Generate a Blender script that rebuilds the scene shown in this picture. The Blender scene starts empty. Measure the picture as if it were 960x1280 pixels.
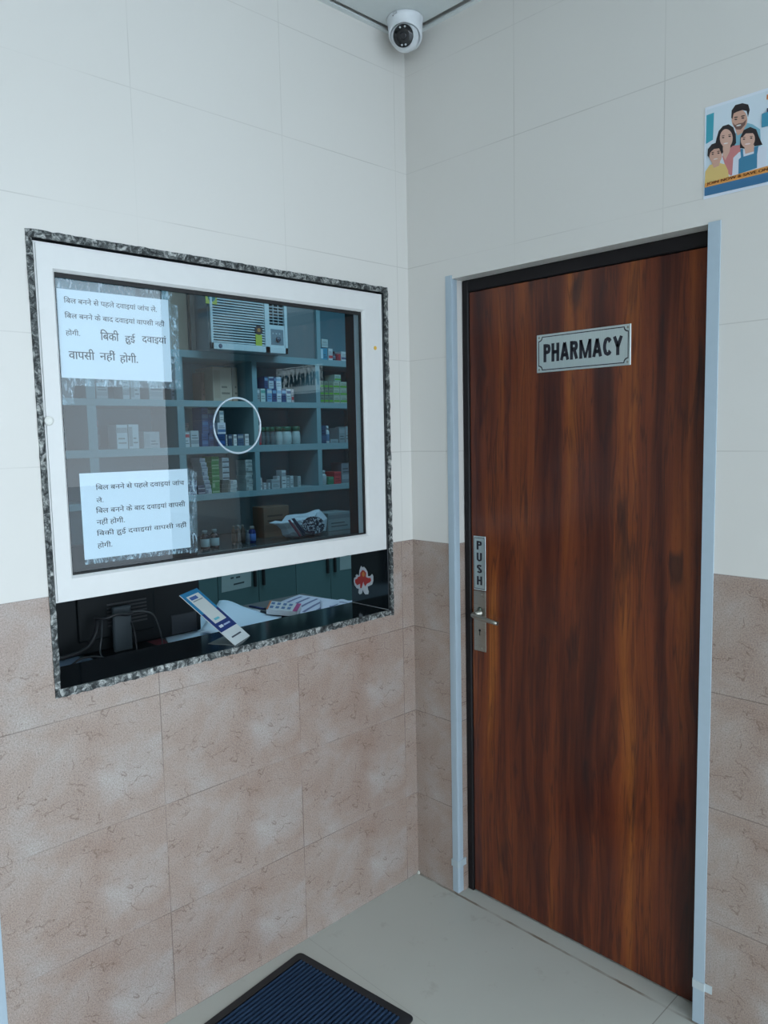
import bpy, bmesh, math, random
from mathutils import Vector, Matrix
random.seed(7)
PI = math.pi
SC = bpy.context.scene
COL = SC.collection

# ------------------------------------------------------------------ camera
CP = Vector((1.7994, -1.8690, 1.5542))
YAW, PITCH, ROLL, FPX = 2.37421, -0.0992240, -0.0213334, 956.86
_d = Vector((math.cos(PITCH)*math.cos(YAW), math.cos(PITCH)*math.sin(YAW), math.sin(PITCH)))
_r = _d.cross(Vector((0, 0, 1))).normalized()
_u = _r.cross(_d)
CR = math.cos(ROLL)*_r + math.sin(ROLL)*_u
CU = -math.sin(ROLL)*_r + math.cos(ROLL)*_u
cam_d = bpy.data.cameras.new('camera')
cam = bpy.data.objects.new('camera', cam_d)
COL.objects.link(cam)
M = Matrix.Identity(4)
for i in range(3):
    M[i][0], M[i][1], M[i][2], M[i][3] = CR[i], CU[i], -_d[i], CP[i]
cam.matrix_world = M
cam_d.sensor_fit = 'VERTICAL'
cam_d.sensor_height = 36.0
cam_d.lens = 36.0*FPX/1280.0
cam_d.clip_start = 0.02
SC.camera = cam

# ------------------------------------------------------------------ world, lights, exposure
wd = bpy.data.worlds.new('daylight')
SC.world = wd
wd.use_nodes = True
_bg = wd.node_tree.nodes['Background']
_bg.inputs['Color'].default_value = (0.80, 0.94, 1.06, 1)
_bg.inputs['Strength'].default_value = 3.7

def area(name, loc, rot, sx, sy, power, col):
    l = bpy.data.lights.new(name, 'AREA')
    l.shape = 'RECTANGLE'
    l.size, l.size_y, l.energy, l.color = sx, sy, power, col
    o = bpy.data.objects.new(name, l)
    o.location, o.rotation_euler = loc, rot
    COL.objects.link(o)
    return o
area('pharmacy_ceiling_light', (-1.15, 1.2, 2.79), (0, 0, 0), 0.6, 2.0, 27.0, (0.57, 0.86, 1.03))

SC.view_settings.view_transform = 'Standard'
SC.view_settings.look = 'None'
SC.view_settings.exposure = 0.0
SC.view_settings.gamma = 1.0
SC.view_settings.use_curve_mapping = False

# ------------------------------------------------------------------ measuring helpers (photo measurements -> metres)
def ray(u, v):
    return CR*((u-480)/FPX) + CU*(-(v-640)/FPX) + _d
def on_x(u, v, x):
    d = ray(u, v); return CP + d*((x-CP.x)/d.x)
def on_y(u, v, y):
    d = ray(u, v); return CP + d*((y-CP.y)/d.y)
def on_z(u, v, z):
    d = ray(u, v); return CP + d*((z-CP.z)/d.z)

# ------------------------------------------------------------------ node helpers
class NT:
    def __init__(s, name):
        s.m = bpy.data.materials.new(name)
        s.m.use_nodes = True
        s.t = s.m.node_tree
        s.b = s.t.nodes['Principled BSDF']
        s.out = s.t.nodes['Material Output']
        s._pos = None
    def n(s, kind, **kw):
        nd = s.t.nodes.new(kind)
        for k, v in kw.items():
            setattr(nd, k, v)
        return nd
    def put(s, sock, v):
        if isinstance(v, bpy.types.NodeSocket):
            s.t.links.new(v, sock)
        elif v is not None:
            sock.default_value = v
    def pos(s):
        if s._pos is None:
            s._pos = s.n('ShaderNodeNewGeometry').outputs['Position']
        return s._pos
    def xyz(s):
        sp = s.n('ShaderNodeSeparateXYZ')
        s.put(sp.inputs[0], s.pos())
        return sp.outputs
    def ma(s, op, a, b=None, c=None, clamp=False):
        nd = s.n('ShaderNodeMath', operation=op, use_clamp=clamp)
        s.put(nd.inputs[0], a); s.put(nd.inputs[1], b)
        if c is not None: s.put(nd.inputs[2], c)
        return nd.outputs[0]
    def scale(s, v, sc):
        nd = s.n('ShaderNodeVectorMath', operation='MULTIPLY')
        s.put(nd.inputs[0], v); nd.inputs[1].default_value = sc
        return nd.outputs[0]
    def vadd(s, v, w):
        nd = s.n('ShaderNodeVectorMath', operation='ADD')
        s.put(nd.inputs[0], v); s.put(nd.inputs[1], w)
        return nd.outputs[0]
    def noise(s, vec, scale, detail=3, rough=.5, dist=0):
        nd = s.n('ShaderNodeTexNoise')
        s.put(nd.inputs['Vector'], vec)
        nd.inputs['Scale'].default_value = scale
        nd.inputs['Detail'].default_value = detail
        nd.inputs['Roughness'].default_value = rough
        nd.inputs['Distortion'].default_value = dist
        return nd.outputs['Fac']
    def ramp(s, fac, stops, interp='LINEAR'):
        nd = s.n('ShaderNodeValToRGB')
        cr = nd.color_ramp
        cr.interpolation = interp
        while len(cr.elements) < len(stops): cr.elements.new(.5)
        for e, (p, c) in zip(cr.elements, stops):
            e.position = p
            e.color = (c, c, c, 1) if isinstance(c, (int, float)) else (*c, 1)
        s.put(nd.inputs[0], fac)
        return nd.outputs[0]
    def mix(s, fac, a, b, mode='MIX'):
        nd = s.n('ShaderNodeMix', data_type='RGBA', blend_type=mode)
        s.put(nd.inputs['Factor'], fac)
        s.put(nd.inputs['A'], a if isinstance(a, bpy.types.NodeSocket) else (*a, 1))
        s.put(nd.inputs['B'], b if isinstance(b, bpy.types.NodeSocket) else (*b, 1))
        return nd.outputs['Result']
    def line(s, c, spacing, off, w):
        a = s.ma('DIVIDE', s.ma('SUBTRACT', c, off), spacing)
        f = s.ma('ABSOLUTE', s.ma('SUBTRACT', s.ma('FRACT', s.ma('ADD', a, 100.5)), .5))
        return s.ma('LESS_THAN', s.ma('MULTIPLY', f, spacing), w*.5)
    def bump(s, h, strength=.2, dist=.002):
        nd = s.n('ShaderNodeBump')
        nd.inputs['Strength'].default_value = strength
        nd.inputs['Distance'].default_value = dist
        s.put(nd.inputs['Height'], h)
        s.t.links.new(nd.outputs[0], s.b.inputs['Normal'])
    def base(s, c): s.put(s.b.inputs['Base Color'], c if isinstance(c, bpy.types.NodeSocket) else (*c, 1))
    def set(s, rough=.5, metal=0, spec=.5, coat=0):
        s.put(s.b.inputs['Roughness'], rough)
        s.b.inputs['Metallic'].default_value = metal
        s.b.inputs['Specular IOR Level'].default_value = spec
        s.b.inputs['Coat Weight'].default_value = coat
        return s.m

_mc = {}
def P(col, rough=.5, metal=0, spec=.5, var=.04, name=None):
    """plain procedural material: a colour with a slight surface mottling"""
    key = (tuple(col), rough, metal, spec, var)
    if key in _mc: return _mc[key]
    t = NT(name or 'paint')
    if var:
        f = t.noise(t.pos(), 35, 3)
        t.base(t.mix(f, tuple(min(1, c*(1-var)) for c in col), tuple(min(1, c*(1+var)) for c in col)))
    else:
        t.base(col)
    _mc[key] = t.set(rough, metal, spec)
    return t.m

def mat_tile(axis, off):
    t = NT('cream_wall_tile')
    o = t.xyz()
    ln = t.ma('MAXIMUM', t.line(o[axis], .45, off, .0026), t.line(o['Z'], .30, 0, .0026))
    br = t.ramp(t.noise(t.pos(), 2.3, 2), [(.40, .12), (.6, 1)])
    cl = t.noise(t.pos(), 1.6, 4)
    c = t.mix(cl, (.66, .635, .595), (.70, .68, .65))
    c = t.mix(t.ma('MULTIPLY', t.ma('MULTIPLY', ln, .36), br), c, (.30, .28, .25))
    t.base(c)
    t.bump(t.ma('SUBTRACT', t.noise(t.pos(), 18, 2), t.ma('MULTIPLY', ln, .5)), .12, .0015)
    return t.set(.34, 0, .45)

def mat_dado(axis, off):
    t = NT('pink_marble_dado_tile')
    o = t.xyz()
    ln = t.ma('MAXIMUM', t.line(o[axis], .45, off, .0028), t.line(o['Z'], .30, 0, .0028))
    # every tile carries the same print: coordinates inside one tile, with a slow drift over the wall
    def loc(c, sp, of): return t.ma('MULTIPLY', t.ma('FRACT', t.ma('ADD', t.ma('DIVIDE', t.ma('SUBTRACT', c, of), sp), 100.0)), sp)
    cb = t.n('ShaderNodeCombineXYZ')
    t.put(cb.inputs[0], loc(o[axis], .45, off)); t.put(cb.inputs[1], loc(o['Z'], .30, 0)); cb.inputs[2].default_value = .37
    q = cb.outputs[0]
    big = t.noise(t.pos(), 1.7, 3)
    cloud = t.ma('ADD', t.ma('MULTIPLY', t.noise(q, 6.0, 4, .55, .3), .75), t.ma('MULTIPLY', big, .25))
    c = t.ramp(cloud, [(.34, (.325, .232, .190)), (.48, (.365, .285, .245)), (.58, (.385, .325, .295)), (.70, (.43, .385, .36))])
    # the pale diagonal vein of the print
    sq = t.n('ShaderNodeSeparateXYZ'); t.put(sq.inputs[0], q)
    wob = t.ma('MULTIPLY', t.ma('SUBTRACT', t.noise(q, 14, 4, .6), .5), .09)
    dg = t.ma('ADD', t.ma('ADD', t.ma('MULTIPLY', sq.outputs[0], .62), sq.outputs[1]), wob)
    pmask = t.ramp(t.noise(t.vadd(q, (4, 7, 1)), 8, 3), [(.42, 0), (.62, 1)])
    pv = t.ma('MULTIPLY', t.ramp(t.ma('ABSOLUTE', t.ma('SUBTRACT', dg, .30)), [(0, .26), (.014, .18), (.05, 0)]), pmask)
    c = t.mix(pv, c, (.50, .475, .46))
    # dark hairline cracks following the veins and wandering off
    def crack(seed, sc, th, lo):
        rg = t.ma('ABSOLUTE', t.ma('SUBTRACT', t.noise(t.vadd(q, seed), sc, 4, .55, .15), .5))
        mk = t.ramp(t.noise(t.vadd(q, (seed[1], seed[2], seed[0])), 13, 2), [(lo, 0), (lo+.07, 1)])
        return t.ma('MULTIPLY', t.ramp(rg, [(0, 1), (th*.5, .6), (th, 0)]), mk)
    dv = t.ma('MAXIMUM', crack((3.1, 1.7, .4), 9.0, .010, .53), crack((7.7, 5.2, 2.4), 6.0, .008, .55))
    c = t.mix(t.ma('MULTIPLY', dv, .55), c, (.14, .085, .066))
    gr = t.noise(t.pos(), 300, 3, .8)
    c = t.mix(.85, c, t.ramp(gr, [(.30, .24), (.5, .50), (.7, .70)]), 'OVERLAY')
    pit = t.ramp(t.noise(t.pos(), 150, 2), [(.66, 0), (.71, 1)])
    c = t.mix(t.ma('MULTIPLY', pit, .55), c, (.12, .08, .07))
    hb = t.ramp(t.noise(t.pos(), 4, 2), [(.42, .15), (.6, .8)])
    c = t.mix(t.ma('MULTIPLY', t.ma('MULTIPLY', ln, .7), hb), c, (.10, .07, .06))
    t.base(c)
    return t.set(.14, 0, .5)

def mat_floor():
    t = NT('grey_floor_tile')
    o = t.xyz()
    ln = t.ma('MAXIMUM', t.line(o['X'], 1.20, .925, .003), t.ma('MULTIPLY', t.line(o['Y'], 1.20, -.50, .0022), .4))
    door = t.ma('LESS_THAN', t.ma('ABSOLUTE', t.ma('ADD', o['Y'], t.ma('MULTIPLY', t.noise(t.pos(), 30, 3), .006))), .0045)
    cl = t.noise(t.pos(), 3, 4)
    c = t.mix(cl, (.47, .475, .43), (.53, .535, .49))
    dirt = t.ramp(t.noise(t.pos(), 9, 5, .7), [(.60, 0), (.78, .5)])
    c = t.mix(dirt, c, (.27, .24, .20))
    spot = t.ramp(t.noise(t.pos(), 45, 2), [(.75, 0), (.80, .8)])
    c = t.mix(spot, c, (.16, .14, .12))
    c = t.mix(t.ma('MULTIPLY', ln, .6), c, (.16, .14, .12))
    c = t.mix(t.ma('MULTIPLY', door, t.ramp(t.noise(t.pos(), 7, 3), [(.40, .15), (.58, .85)])), c, (.17, .125, .085))
    t.base(c)
    return t.set(t.ramp(cl, [(.3, .30), (.7, .42)]), 0, .4)

def mat_wood():
    t = NT('walnut_laminate')
    p = t.pos()
    warp = t.noise(t.scale(p, (5, 1, .9)), 1.0, 3, .5)
    sx = t.xyz()
    wx = t.ma('ADD', sx['X'], t.ma('MULTIPLY', t.ma('SUBTRACT', warp, .5), .10))
    cb = t.n('ShaderNodeCombineXYZ')
    t.put(cb.inputs[0], wx); t.put(cb.inputs[1], 0.0); t.put(cb.inputs[2], t.ma('MULTIPLY', sx['Z'], .06))
    band = t.noise(cb.outputs[0], 11, 4, .55)
    c = t.ramp(band, [(.28, (.030, .010, .008)), (.40, (.075, .018, .010)), (.50, (.130, .031, .013)), (.60, (.195, .050, .015)), (.72, (.31, .095, .02))])
    cb2 = t.n('ShaderNodeCombineXYZ')
    t.put(cb2.inputs[0], wx); t.put(cb2.inputs[1], 4.0); t.put(cb2.inputs[2], t.ma('MULTIPLY', sx['Z'], .03))
    fine = t.noise(cb2.outputs[0], 75, 4, .6)
    c = t.mix(.55, c, t.ramp(fine, [(.3, .30), (.5, .5), (.7, .66)]), 'OVERLAY')
    # dark flame streaks
    cb3 = t.n('ShaderNodeCombineXYZ')
    t.put(cb3.inputs[0], wx); t.put(cb3.inputs[1], 9.0); t.put(cb3.inputs[2], t.ma('MULTIPLY', sx['Z'], .16))
    st = t.ramp(t.noise(cb3.outputs[0], 17, 3, .5, .4), [(.60, 0), (.70, .7)])
    c = t.mix(st, c, (.022, .011, .011))
    cb4 = t.n('ShaderNodeCombineXYZ')
    t.put(cb4.inputs[0], wx); t.put(cb4.inputs[1], 2.0); t.put(cb4.inputs[2], t.ma('MULTIPLY', sx['Z'], .05))
    ln4 = t.ma('ABSOLUTE', t.ma('SUBTRACT', t.noise(cb4.outputs[0], 26, 3, .6), .5))
    c = t.mix(t.ramp(ln4, [(0, .5), (.012, .28), (.03, 0)]), c, (.022, .010, .010))
    pore = t.ramp(t.noise(t.scale(p, (1, 1, .05)), 420, 2), [(.60, 0), (.72, .55)])
    c = t.mix(pore, c, (.03, .012, .01))
    t.base(c)
    t.bump(fine, .05, .0006)
    return t.set(.25, 0, .36)

def mat_granite(edge):
    t = NT('granite_sawn_edge' if edge else 'black_polished_granite')
    n1 = t.noise(t.pos(), 55, 6, .75, .8)
    n2 = t.noise(t.pos(), 190, 3, .6)
    if edge:
        c = t.ramp(n1, [(.40, (.02, .022, .023)), (.50, (.09, .10, .10)), (.57, (.30, .31, .30)), (.66, (.52, .53, .51))])
        c = t.mix(.6, c, t.ramp(n2, [(.3, .3), (.7, .7)]), 'OVERLAY')
        t.base(c); t.bump(n1, .5, .004)
        return t.set(.7, 0, .3)
    c = t.ramp(n2, [(.3, (.004, .006, .008)), (.68, (.010, .013, .016)), (.80, (.03, .035, .04))])
    t.base(c)
    return t.set(.10, 0, .5)

def mat_glass(tint, refl=1.4):
    t = NT('window_glass')
    tr = t.n('ShaderNodeBsdfTransparent'); tr.inputs[0].default_value = (*tint, 1)
    gl = t.n('ShaderNodeBsdfGlossy'); gl.inputs[0].default_value = (1, 1, 1, 1); gl.inputs['Roughness'].default_value = 0.0
    fr = t.n('ShaderNodeFresnel'); fr.inputs[0].default_value = 1.5
    geo = t.n('ShaderNodeNewGeometry')
    f = t.ma('MULTIPLY', fr.outputs[0], t.ma('MULTIPLY', t.ma('SUBTRACT', 1.0, geo.outputs['Backfacing']), refl), clamp=True)
    mx = t.n('ShaderNodeMixShader')
    t.put(mx.inputs[0], f)
    t.t.links.new(tr.outputs[0], mx.inputs[1]); t.t.links.new(gl.outputs[0], mx.inputs[2])
    t.t.links.new(mx.outputs[0], t.out.inputs['Surface'])
    return t.m

def mat_tape():
    t = NT('clear_tape')
    tr = t.n('ShaderNodeBsdfTransparent'); tr.inputs[0].default_value = (.93, .96, .97, 1)
    df = t.n('ShaderNodeBsdfPrincipled'); df.inputs['Base Color'].default_value = (.80, .88, .93, 1); df.inputs['Roughness'].default_value = .15
    wr = t.ramp(t.noise(t.scale(t.pos(), (1, 2.2, .8)), 34, 4, .6, 2.0), [(.42, .08), (.54, .22), (.64, .65)])
    mx = t.n('ShaderNodeMixShader')
    t.put(mx.inputs[0], wr)
    t.t.links.new(tr.outputs[0], mx.inputs[1]); t.t.links.new(df.outputs[0], mx.inputs[2])
    t.t.links.new(mx.outputs[0], t.out.inputs['Surface'])
    return t.m

def mat_steel(col, rough, stretch=(1, 1, 60)):
    t = NT('brushed_steel')
    n = t.noise(t.scale(t.pos(), stretch), 12, 3)
    t.base(t.mix(n, tuple(c*.88 for c in col), tuple(min(1, c*1.1) for c in col)))
    return t.set(t.ramp(n, [(.3, rough*.8), (.7, rough*1.2)]), 1.0, .5)

def mat_squiggle(bg, ink, scale=60, th=.02):
    t = NT('printed_plastic')
    rg = t.ma('ABSOLUTE', t.ma('SUBTRACT', t.noise(t.pos(), scale, 2, .4, .8), .5))
    t.base(t.mix(t.ramp(rg, [(0, 1), (th, 1), (th*1.6, 0)]), bg, ink))
    return t.set(.45)

TILE_L, TILE_R = mat_tile('Y', -.50), mat_tile('X', .43)
DADO_L, DADO_R = mat_dado('Y', -.505), mat_dado('X', .43)
FLOOR, WOOD = mat_floor(), mat_wood()
GR_E, GR_B = mat_granite(True), mat_granite(False)
GLASS, TAPE = mat_glass((.84, .918, .952)), mat_tape()
UPVC = P((.70, .70, .69), .35, var=.03, name='white_upvc')
CEILW = P((.62, .66, .66), .6, name='ceiling_board')
BEAD = P((.40, .49, .56), .4, name='pvc_bead')
BLACKF = P((.010, .008, .009), .5, 0, .25, name='dark_frame')
BLACKP = P((.005, .008, .010), .55, 0, .3, name='black_plastic')
RUBBER = P((.008, .008, .009), .6, name='black_gasket')
TEAL = P((.20, .33, .36), .45, name='grey_laminate')
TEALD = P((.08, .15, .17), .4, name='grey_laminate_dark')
ROOMW = P((.24, .35, .38), .7, name='room_paint')
PAPER = P((.93, .88, .89), .8, spec=.2, var=.02, name='paper')
PAPERB = P((.66, .84, 1.0), .8, spec=.2, var=.02, name='bluish_paper')
INK = P((.03, .03, .04), .7, spec=.2, var=0, name='ink')
SIGN = mat_steel((.66, .74, .73), .42, (60, 1, 1))
NICKEL = mat_steel((.38, .365, .32), .33)
WHITEPL = P((.68, .71, .74), .3, name='white_plastic')
CARD = P((.33, .24, .16), .8, name='cardboard')
CARDL = P((.44, .36, .27), .8, name='pale_cardboard')

# ------------------------------------------------------------------ mesh builder
class MB:
    def __init__(s): s.bm = bmesh.new()
    def _mark(s, vs, mi, smooth=False):
        vs = set(vs)
        for v in vs:
            for f in v.link_faces:
                if all(w in vs for w in f.verts):
                    f.material_index = mi; f.smooth = smooth
    def box(s, a, b, mi=0, bev=0, seg=1, M=None):
        c = [(a[i]+b[i])/2 for i in range(3)]; d = [abs(b[i]-a[i]) for i in range(3)]
        r = bmesh.ops.create_cube(s.bm, size=1, matrix=Matrix.Translation(c) @ Matrix.Diagonal((*d, 1)))
        vs = r['verts']
        if bev:
            es = list({e for v in vs for e in v.link_edges})
            q = bmesh.ops.bevel(s.bm, geom=es, offset=min(bev, min(d)*.45), segments=seg, affect='EDGES', profile=.5)
            vs = list({v for f in q['faces'] for v in f.verts} | {v for v in vs if v.is_valid})
            # collect whole island
            st, seen = list(vs), set(vs)
            while st:
                v = st.pop()
                for e in v.link_edges:
                    w = e.other_vert(v)
                    if w not in seen: seen.add(w); st.append(w)
            vs = list(seen)
        if M is not None: bmesh.ops.transform(s.bm, matrix=M, verts=vs)
        s._mark(vs, mi)
        return s
    def lathe(s, prof, o=(0, 0, 0), n=24, mi=0, M=None, caps=True, smooth=True):
        rings = []
        for r, z in prof:
            rings.append([s.bm.verts.new((o[0]+r*math.cos(2*PI*k/n), o[1]+r*math.sin(2*PI*k/n), o[2]+z)) for k in range(n)])
        fs = []
        for a, b in zip(rings, rings[1:]):
            for k in range(n): fs.append(s.bm.faces.new((a[k], a[(k+1) % n], b[(k+1) % n], b[k])))
        if caps:
            if prof[0][0] > 1e-6: fs.append(s.bm.faces.new(rings[0][::-1]))
            if prof[-1][0] > 1e-6: fs.append(s.bm.faces.new(rings[-1]))
        for f in fs: f.material_index = mi; f.smooth = smooth and len(f.verts) == 4
        if M is not None: bmesh.ops.transform(s.bm, matrix=M, verts=[v for r in rings for v in r])
        return s
    def tube(s, pts, r, n=8, mi=0, closed=False):
        pts = [Vector(p) for p in pts]; L = len(pts); rings = []
        for i, p in enumerate(pts):
            if closed: t = pts[(i+1) % L]-pts[i-1]
            else: t = pts[min(i+1, L-1)]-pts[max(i-1, 0)]
            t.normalize()
            a = t.cross(Vector((0, 0, 1)))
            if a.length < .05: a = t.cross(Vector((1, 0, 0)))
            a.normalize(); b = t.cross(a)
            rr = r[i] if isinstance(r, (list, tuple)) else r
            rings.append([s.bm.verts.new(p + (a*math.cos(2*PI*k/n)+b*math.sin(2*PI*k/n))*rr) for k in range(n)])
        for i in range(L if closed else L-1):
            A, B = rings[i], rings[(i+1) % L]
            best = 0
            if closed and i == L-1:
                best = min(range(n), key=lambda q: (A[0].co-B[q].co).length)
            for k in range(n):
                f = s.bm.faces.new((A[k], A[(k+1) % n], B[(k+1+best) % n], B[(k+best) % n])); f.material_index = mi; f.smooth = True
        if not closed:
            s.bm.faces.new(rings[0][::-1]).material_index = mi; s.bm.faces.new(rings[-1]).material_index = mi
        return s
    def prism(s, pts, off, mi=0):
        """closed outline of 3-D points pushed along off"""
        off = Vector(off)
        a = [s.bm.verts.new(Vector(p)) for p in pts]; b = [s.bm.verts.new(Vector(p)+off) for p in pts]
        n = len(pts)
        fs = [s.bm.faces.new(a[::-1]), s.bm.faces.new(b)]
        for k in range(n): fs.append(s.bm.faces.new((a[k], a[(k+1) % n], b[(k+1) % n], b[k])))
        for f in fs: f.material_index = mi
        return s
    def quad(s, pts, mi=0):
        f = s.bm.faces.new([s.bm.verts.new(Vector(p)) for p in pts]); f.material_index = mi; return s
    def build(s, name, mats, parent=None, origin=None):
        if not isinstance(mats, (list, tuple)): mats = [mats]
        bmesh.ops.recalc_face_normals(s.bm, faces=s.bm.faces)
        if parent is not None:
            root = parent
            while root.parent: root = root.parent
            org = Vector(root.location)
        else:
            xs = [v.co for v in s.bm.verts]
            org = Vector(((min(v.x for v in xs)+max(v.x for v in xs))/2, (min(v.y for v in xs)+max(v.y for v in xs))/2, min(v.z for v in xs)))
        bmesh.ops.translate(s.bm, verts=s.bm.verts, vec=-org)
        me = bpy.data.meshes.new(name); s.bm.to_mesh(me); s.bm.free()
        for m in mats: me.materials.append(m)
        o = bpy.data.objects.new(name, me); COL.objects.link(o)
        if parent is not None: o.parent = parent
        else: o.location = org
        return o

def tag(o, label, cat=None, group=None, kind=None):
    o['label'] = label
    if cat: o['category'] = cat
    if group: o['group'] = group
    if kind: o['kind'] = kind
    return o
def empty(name, loc, label, cat, group=None, kind=None):
    o = bpy.data.objects.new(name, None); o.location = loc; o.empty_display_size = .05; COL.objects.link(o)
    return tag(o, label, cat, group, kind)
def struct(mb, name, mats, label, cat, parent=None):
    return tag(mb.build(name, mats, parent), label, cat, None, 'structure')

_gc = {}
def glyphs(txt):
    # outline of a line of text: every outer contour is filled on its own, so overlapping strokes stay solid
    if txt in _gc: return _gc[txt]
    cu = bpy.data.curves.new('t', 'FONT'); cu.body = txt; cu.size = 1
    ob = bpy.data.objects.new('t', cu); COL.objects.link(ob)
    dg = bpy.context.evaluated_depsgraph_get()
    c2 = ob.evaluated_get(dg).to_curve(dg)
    pol = []
    for sp_ in c2.splines:
        b = sp_.bezier_points; pts = []
        if len(b):
            for k in range(len(b)):
                p, q = b[k], b[(k+1) % len(b)]
                for t_ in (0, .25, .5, .75):
                    u_ = 1-t_
                    v = p.co*u_**3+p.handle_right*3*u_*u_*t_+q.handle_left*3*u_*t_*t_+q.co*t_**3
                    if not pts or (Vector(pts[-1])-Vector((v.x, v.y))).length > 1e-5: pts.append((v.x, v.y))
        else:
            pts = [(v.co.x, v.co.y) for v in sp_.points]
        if len(pts) > 2: pol.append(pts)
    bpy.data.objects.remove(ob); bpy.data.curves.remove(cu)
    ar = [sum(p[i][0]*p[(i+1) % len(p)][1]-p[(i+1) % len(p)][0]*p[i][1] for i in range(len(p)))/2 for p in pol]
    def inside(pt, p):
        c = False
        for i in range(len(p)):
            (xa, ya), (xb_, yb) = p[i], p[i-1]
            if (ya > pt[1]) != (yb > pt[1]) and pt[0] < (xb_-xa)*(pt[1]-ya)/(yb-ya)+xa: c = not c
        return c
    V, F = [], []
    if pol:
        own, outs = {}, []
        for i in range(len(pol)):
            par = [k for k in range(len(pol)) if k != i and abs(ar[k]) > abs(ar[i]) and inside(pol[i][0], pol[k]) and inside(pol[i][len(pol[i])//2], pol[k])]
            k = min(par, key=lambda q: abs(ar[q])) if par else None
            if k is not None and ar[k]*ar[i] < 0: own.setdefault(k, []).append(i)
            else: outs.append(i); own.setdefault(i, [])
        for i in outs:
            cv = bpy.data.curves.new('g', 'CURVE'); cv.dimensions = '2D'; cv.fill_mode = 'BOTH'; cv.extrude = .01
            for k in [i]+own[i]:
                q = cv.splines.new('POLY'); q.points.add(len(pol[k])-1); q.use_cyclic_u = True
                for a, b in zip(q.points, pol[k]): a.co = (*b, 0, 1)
            og = bpy.data.objects.new('g', cv); COL.objects.link(og)
            me = bpy.data.meshes.new_from_object(og.evaluated_get(bpy.context.evaluated_depsgraph_get()))
            n0 = len(V)
            V += [(v.co.x, v.co.y, v.co.z > 0) for v in me.vertices]; F += [[n0+j for j in p.vertices] for p in me.polygons]
            bpy.data.objects.remove(og); bpy.data.curves.remove(cv); bpy.data.meshes.remove(me)
    _gc[txt] = (V, F)
    return _gc[txt]

def lettering(lines, mat, parent, O, R, U, N, name='lettering', thick=.0004):
    """lines: (text, x, y, width, height, bold): placed by the box of its letters"""
    O, R, U, N = map(Vector, (O, R, U, N)); mb = MB()
    for (txt, x, y, w, h, bold) in lines:
        V, F = glyphs(txt)
        if not V: continue
        xs = [v[0] for v in V]; ys = [v[1] for v in V]
        x0, x1, y0, y1 = min(xs), max(xs), min(ys), max(ys)
        sx = w/(x1-x0+2*bold) if w else None; sy = h/(y1-y0) if h else None
        sx = sx or sy; sy = sy or sx
        for sh in ([bold*k_/4 for k_ in range(-4, 5)] if bold > .015 else ((-bold, bold, -bold*.33, bold*.33) if bold else (0,))):
            vs = [mb.bm.verts.new(O + R*(x+(v[0]+sh+bold-x0)*sx) + U*(y+(v[1]-y0)*sy) + N*(thick if v[2] else 0)) for v in V]
            for p in F:
                try: mb.bm.faces.new([vs[i] for i in p])
                except ValueError: pass
    return mb.build(name, mat, parent)

def _arc(cx, cy, rx, ry, a0, a1, n=14):
    return [(cx+rx*math.cos(math.radians(a0+(a1-a0)*k/n)), cy+ry*math.sin(math.radians(a0+(a1-a0)*k/n))) for k in range(n+1)]
def letter(c, t):
    # heavy plain capitals drawn as strokes of width t in a box 0..w by 0..1: (width, strokes)
    h = t/2; e = .11 if t > .16 else t/2
    if c == 'P': return .70, [[(h, 0), (h, 1)], [(h, 1-e)] + _arc(.40, .715, .30-h, .285-e, 90, -90) + [(h, .43+e)]]
    if c == 'H': return .76, [[(h, 0), (h, 1)], [(.76-h, 0), (.76-h, 1)], [(h, .52), (.76-h, .52)]]
    if c == 'A': return .86, [[(h*.9, 0), (.43, 1-h*.3)], [(.86-h*.9, 0), (.43, 1-h*.3)], [(.20, .30), (.66, .30)]]
    if c == 'R': return .78, [[(h, 0), (h, 1)], [(h, 1-e)] + _arc(.42, .725, .31-h, .275-e, 90, -90) + [(h, .45+e)], [(.40, .52), (.78-h*1.1, 0)]]
    if c == 'M': return 1.12, [[(h, 0), (h, 1)], [(1.12-h, 0), (1.12-h, 1)], [(h*1.1, 1), (.56, .04)], [(1.12-h*1.1, 1), (.56, .04)]]
    if c == 'C': return .80, [_arc(.41, .5, .41-h, .5-e, 38, 322, 26)]
    if c == 'Y': return .80, [[(h*.7, 1), (.40, .44)], [(.80-h*.7, 1), (.40, .44)], [(.40, .48), (.40, 0)]]
    if c == 'U': return .74, [[(h, 1), (h, .33)] + _arc(.37, .33, .37-h, .33-e, 180, 360) + [(.74-h, 1)]]
    if c == 'S': return .70, [_arc(.35, .735, .35-h, .265-e, 20, 255, 18) + _arc(.35, .275, .35-h, .275-e, 80, -160, 20)]
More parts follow.
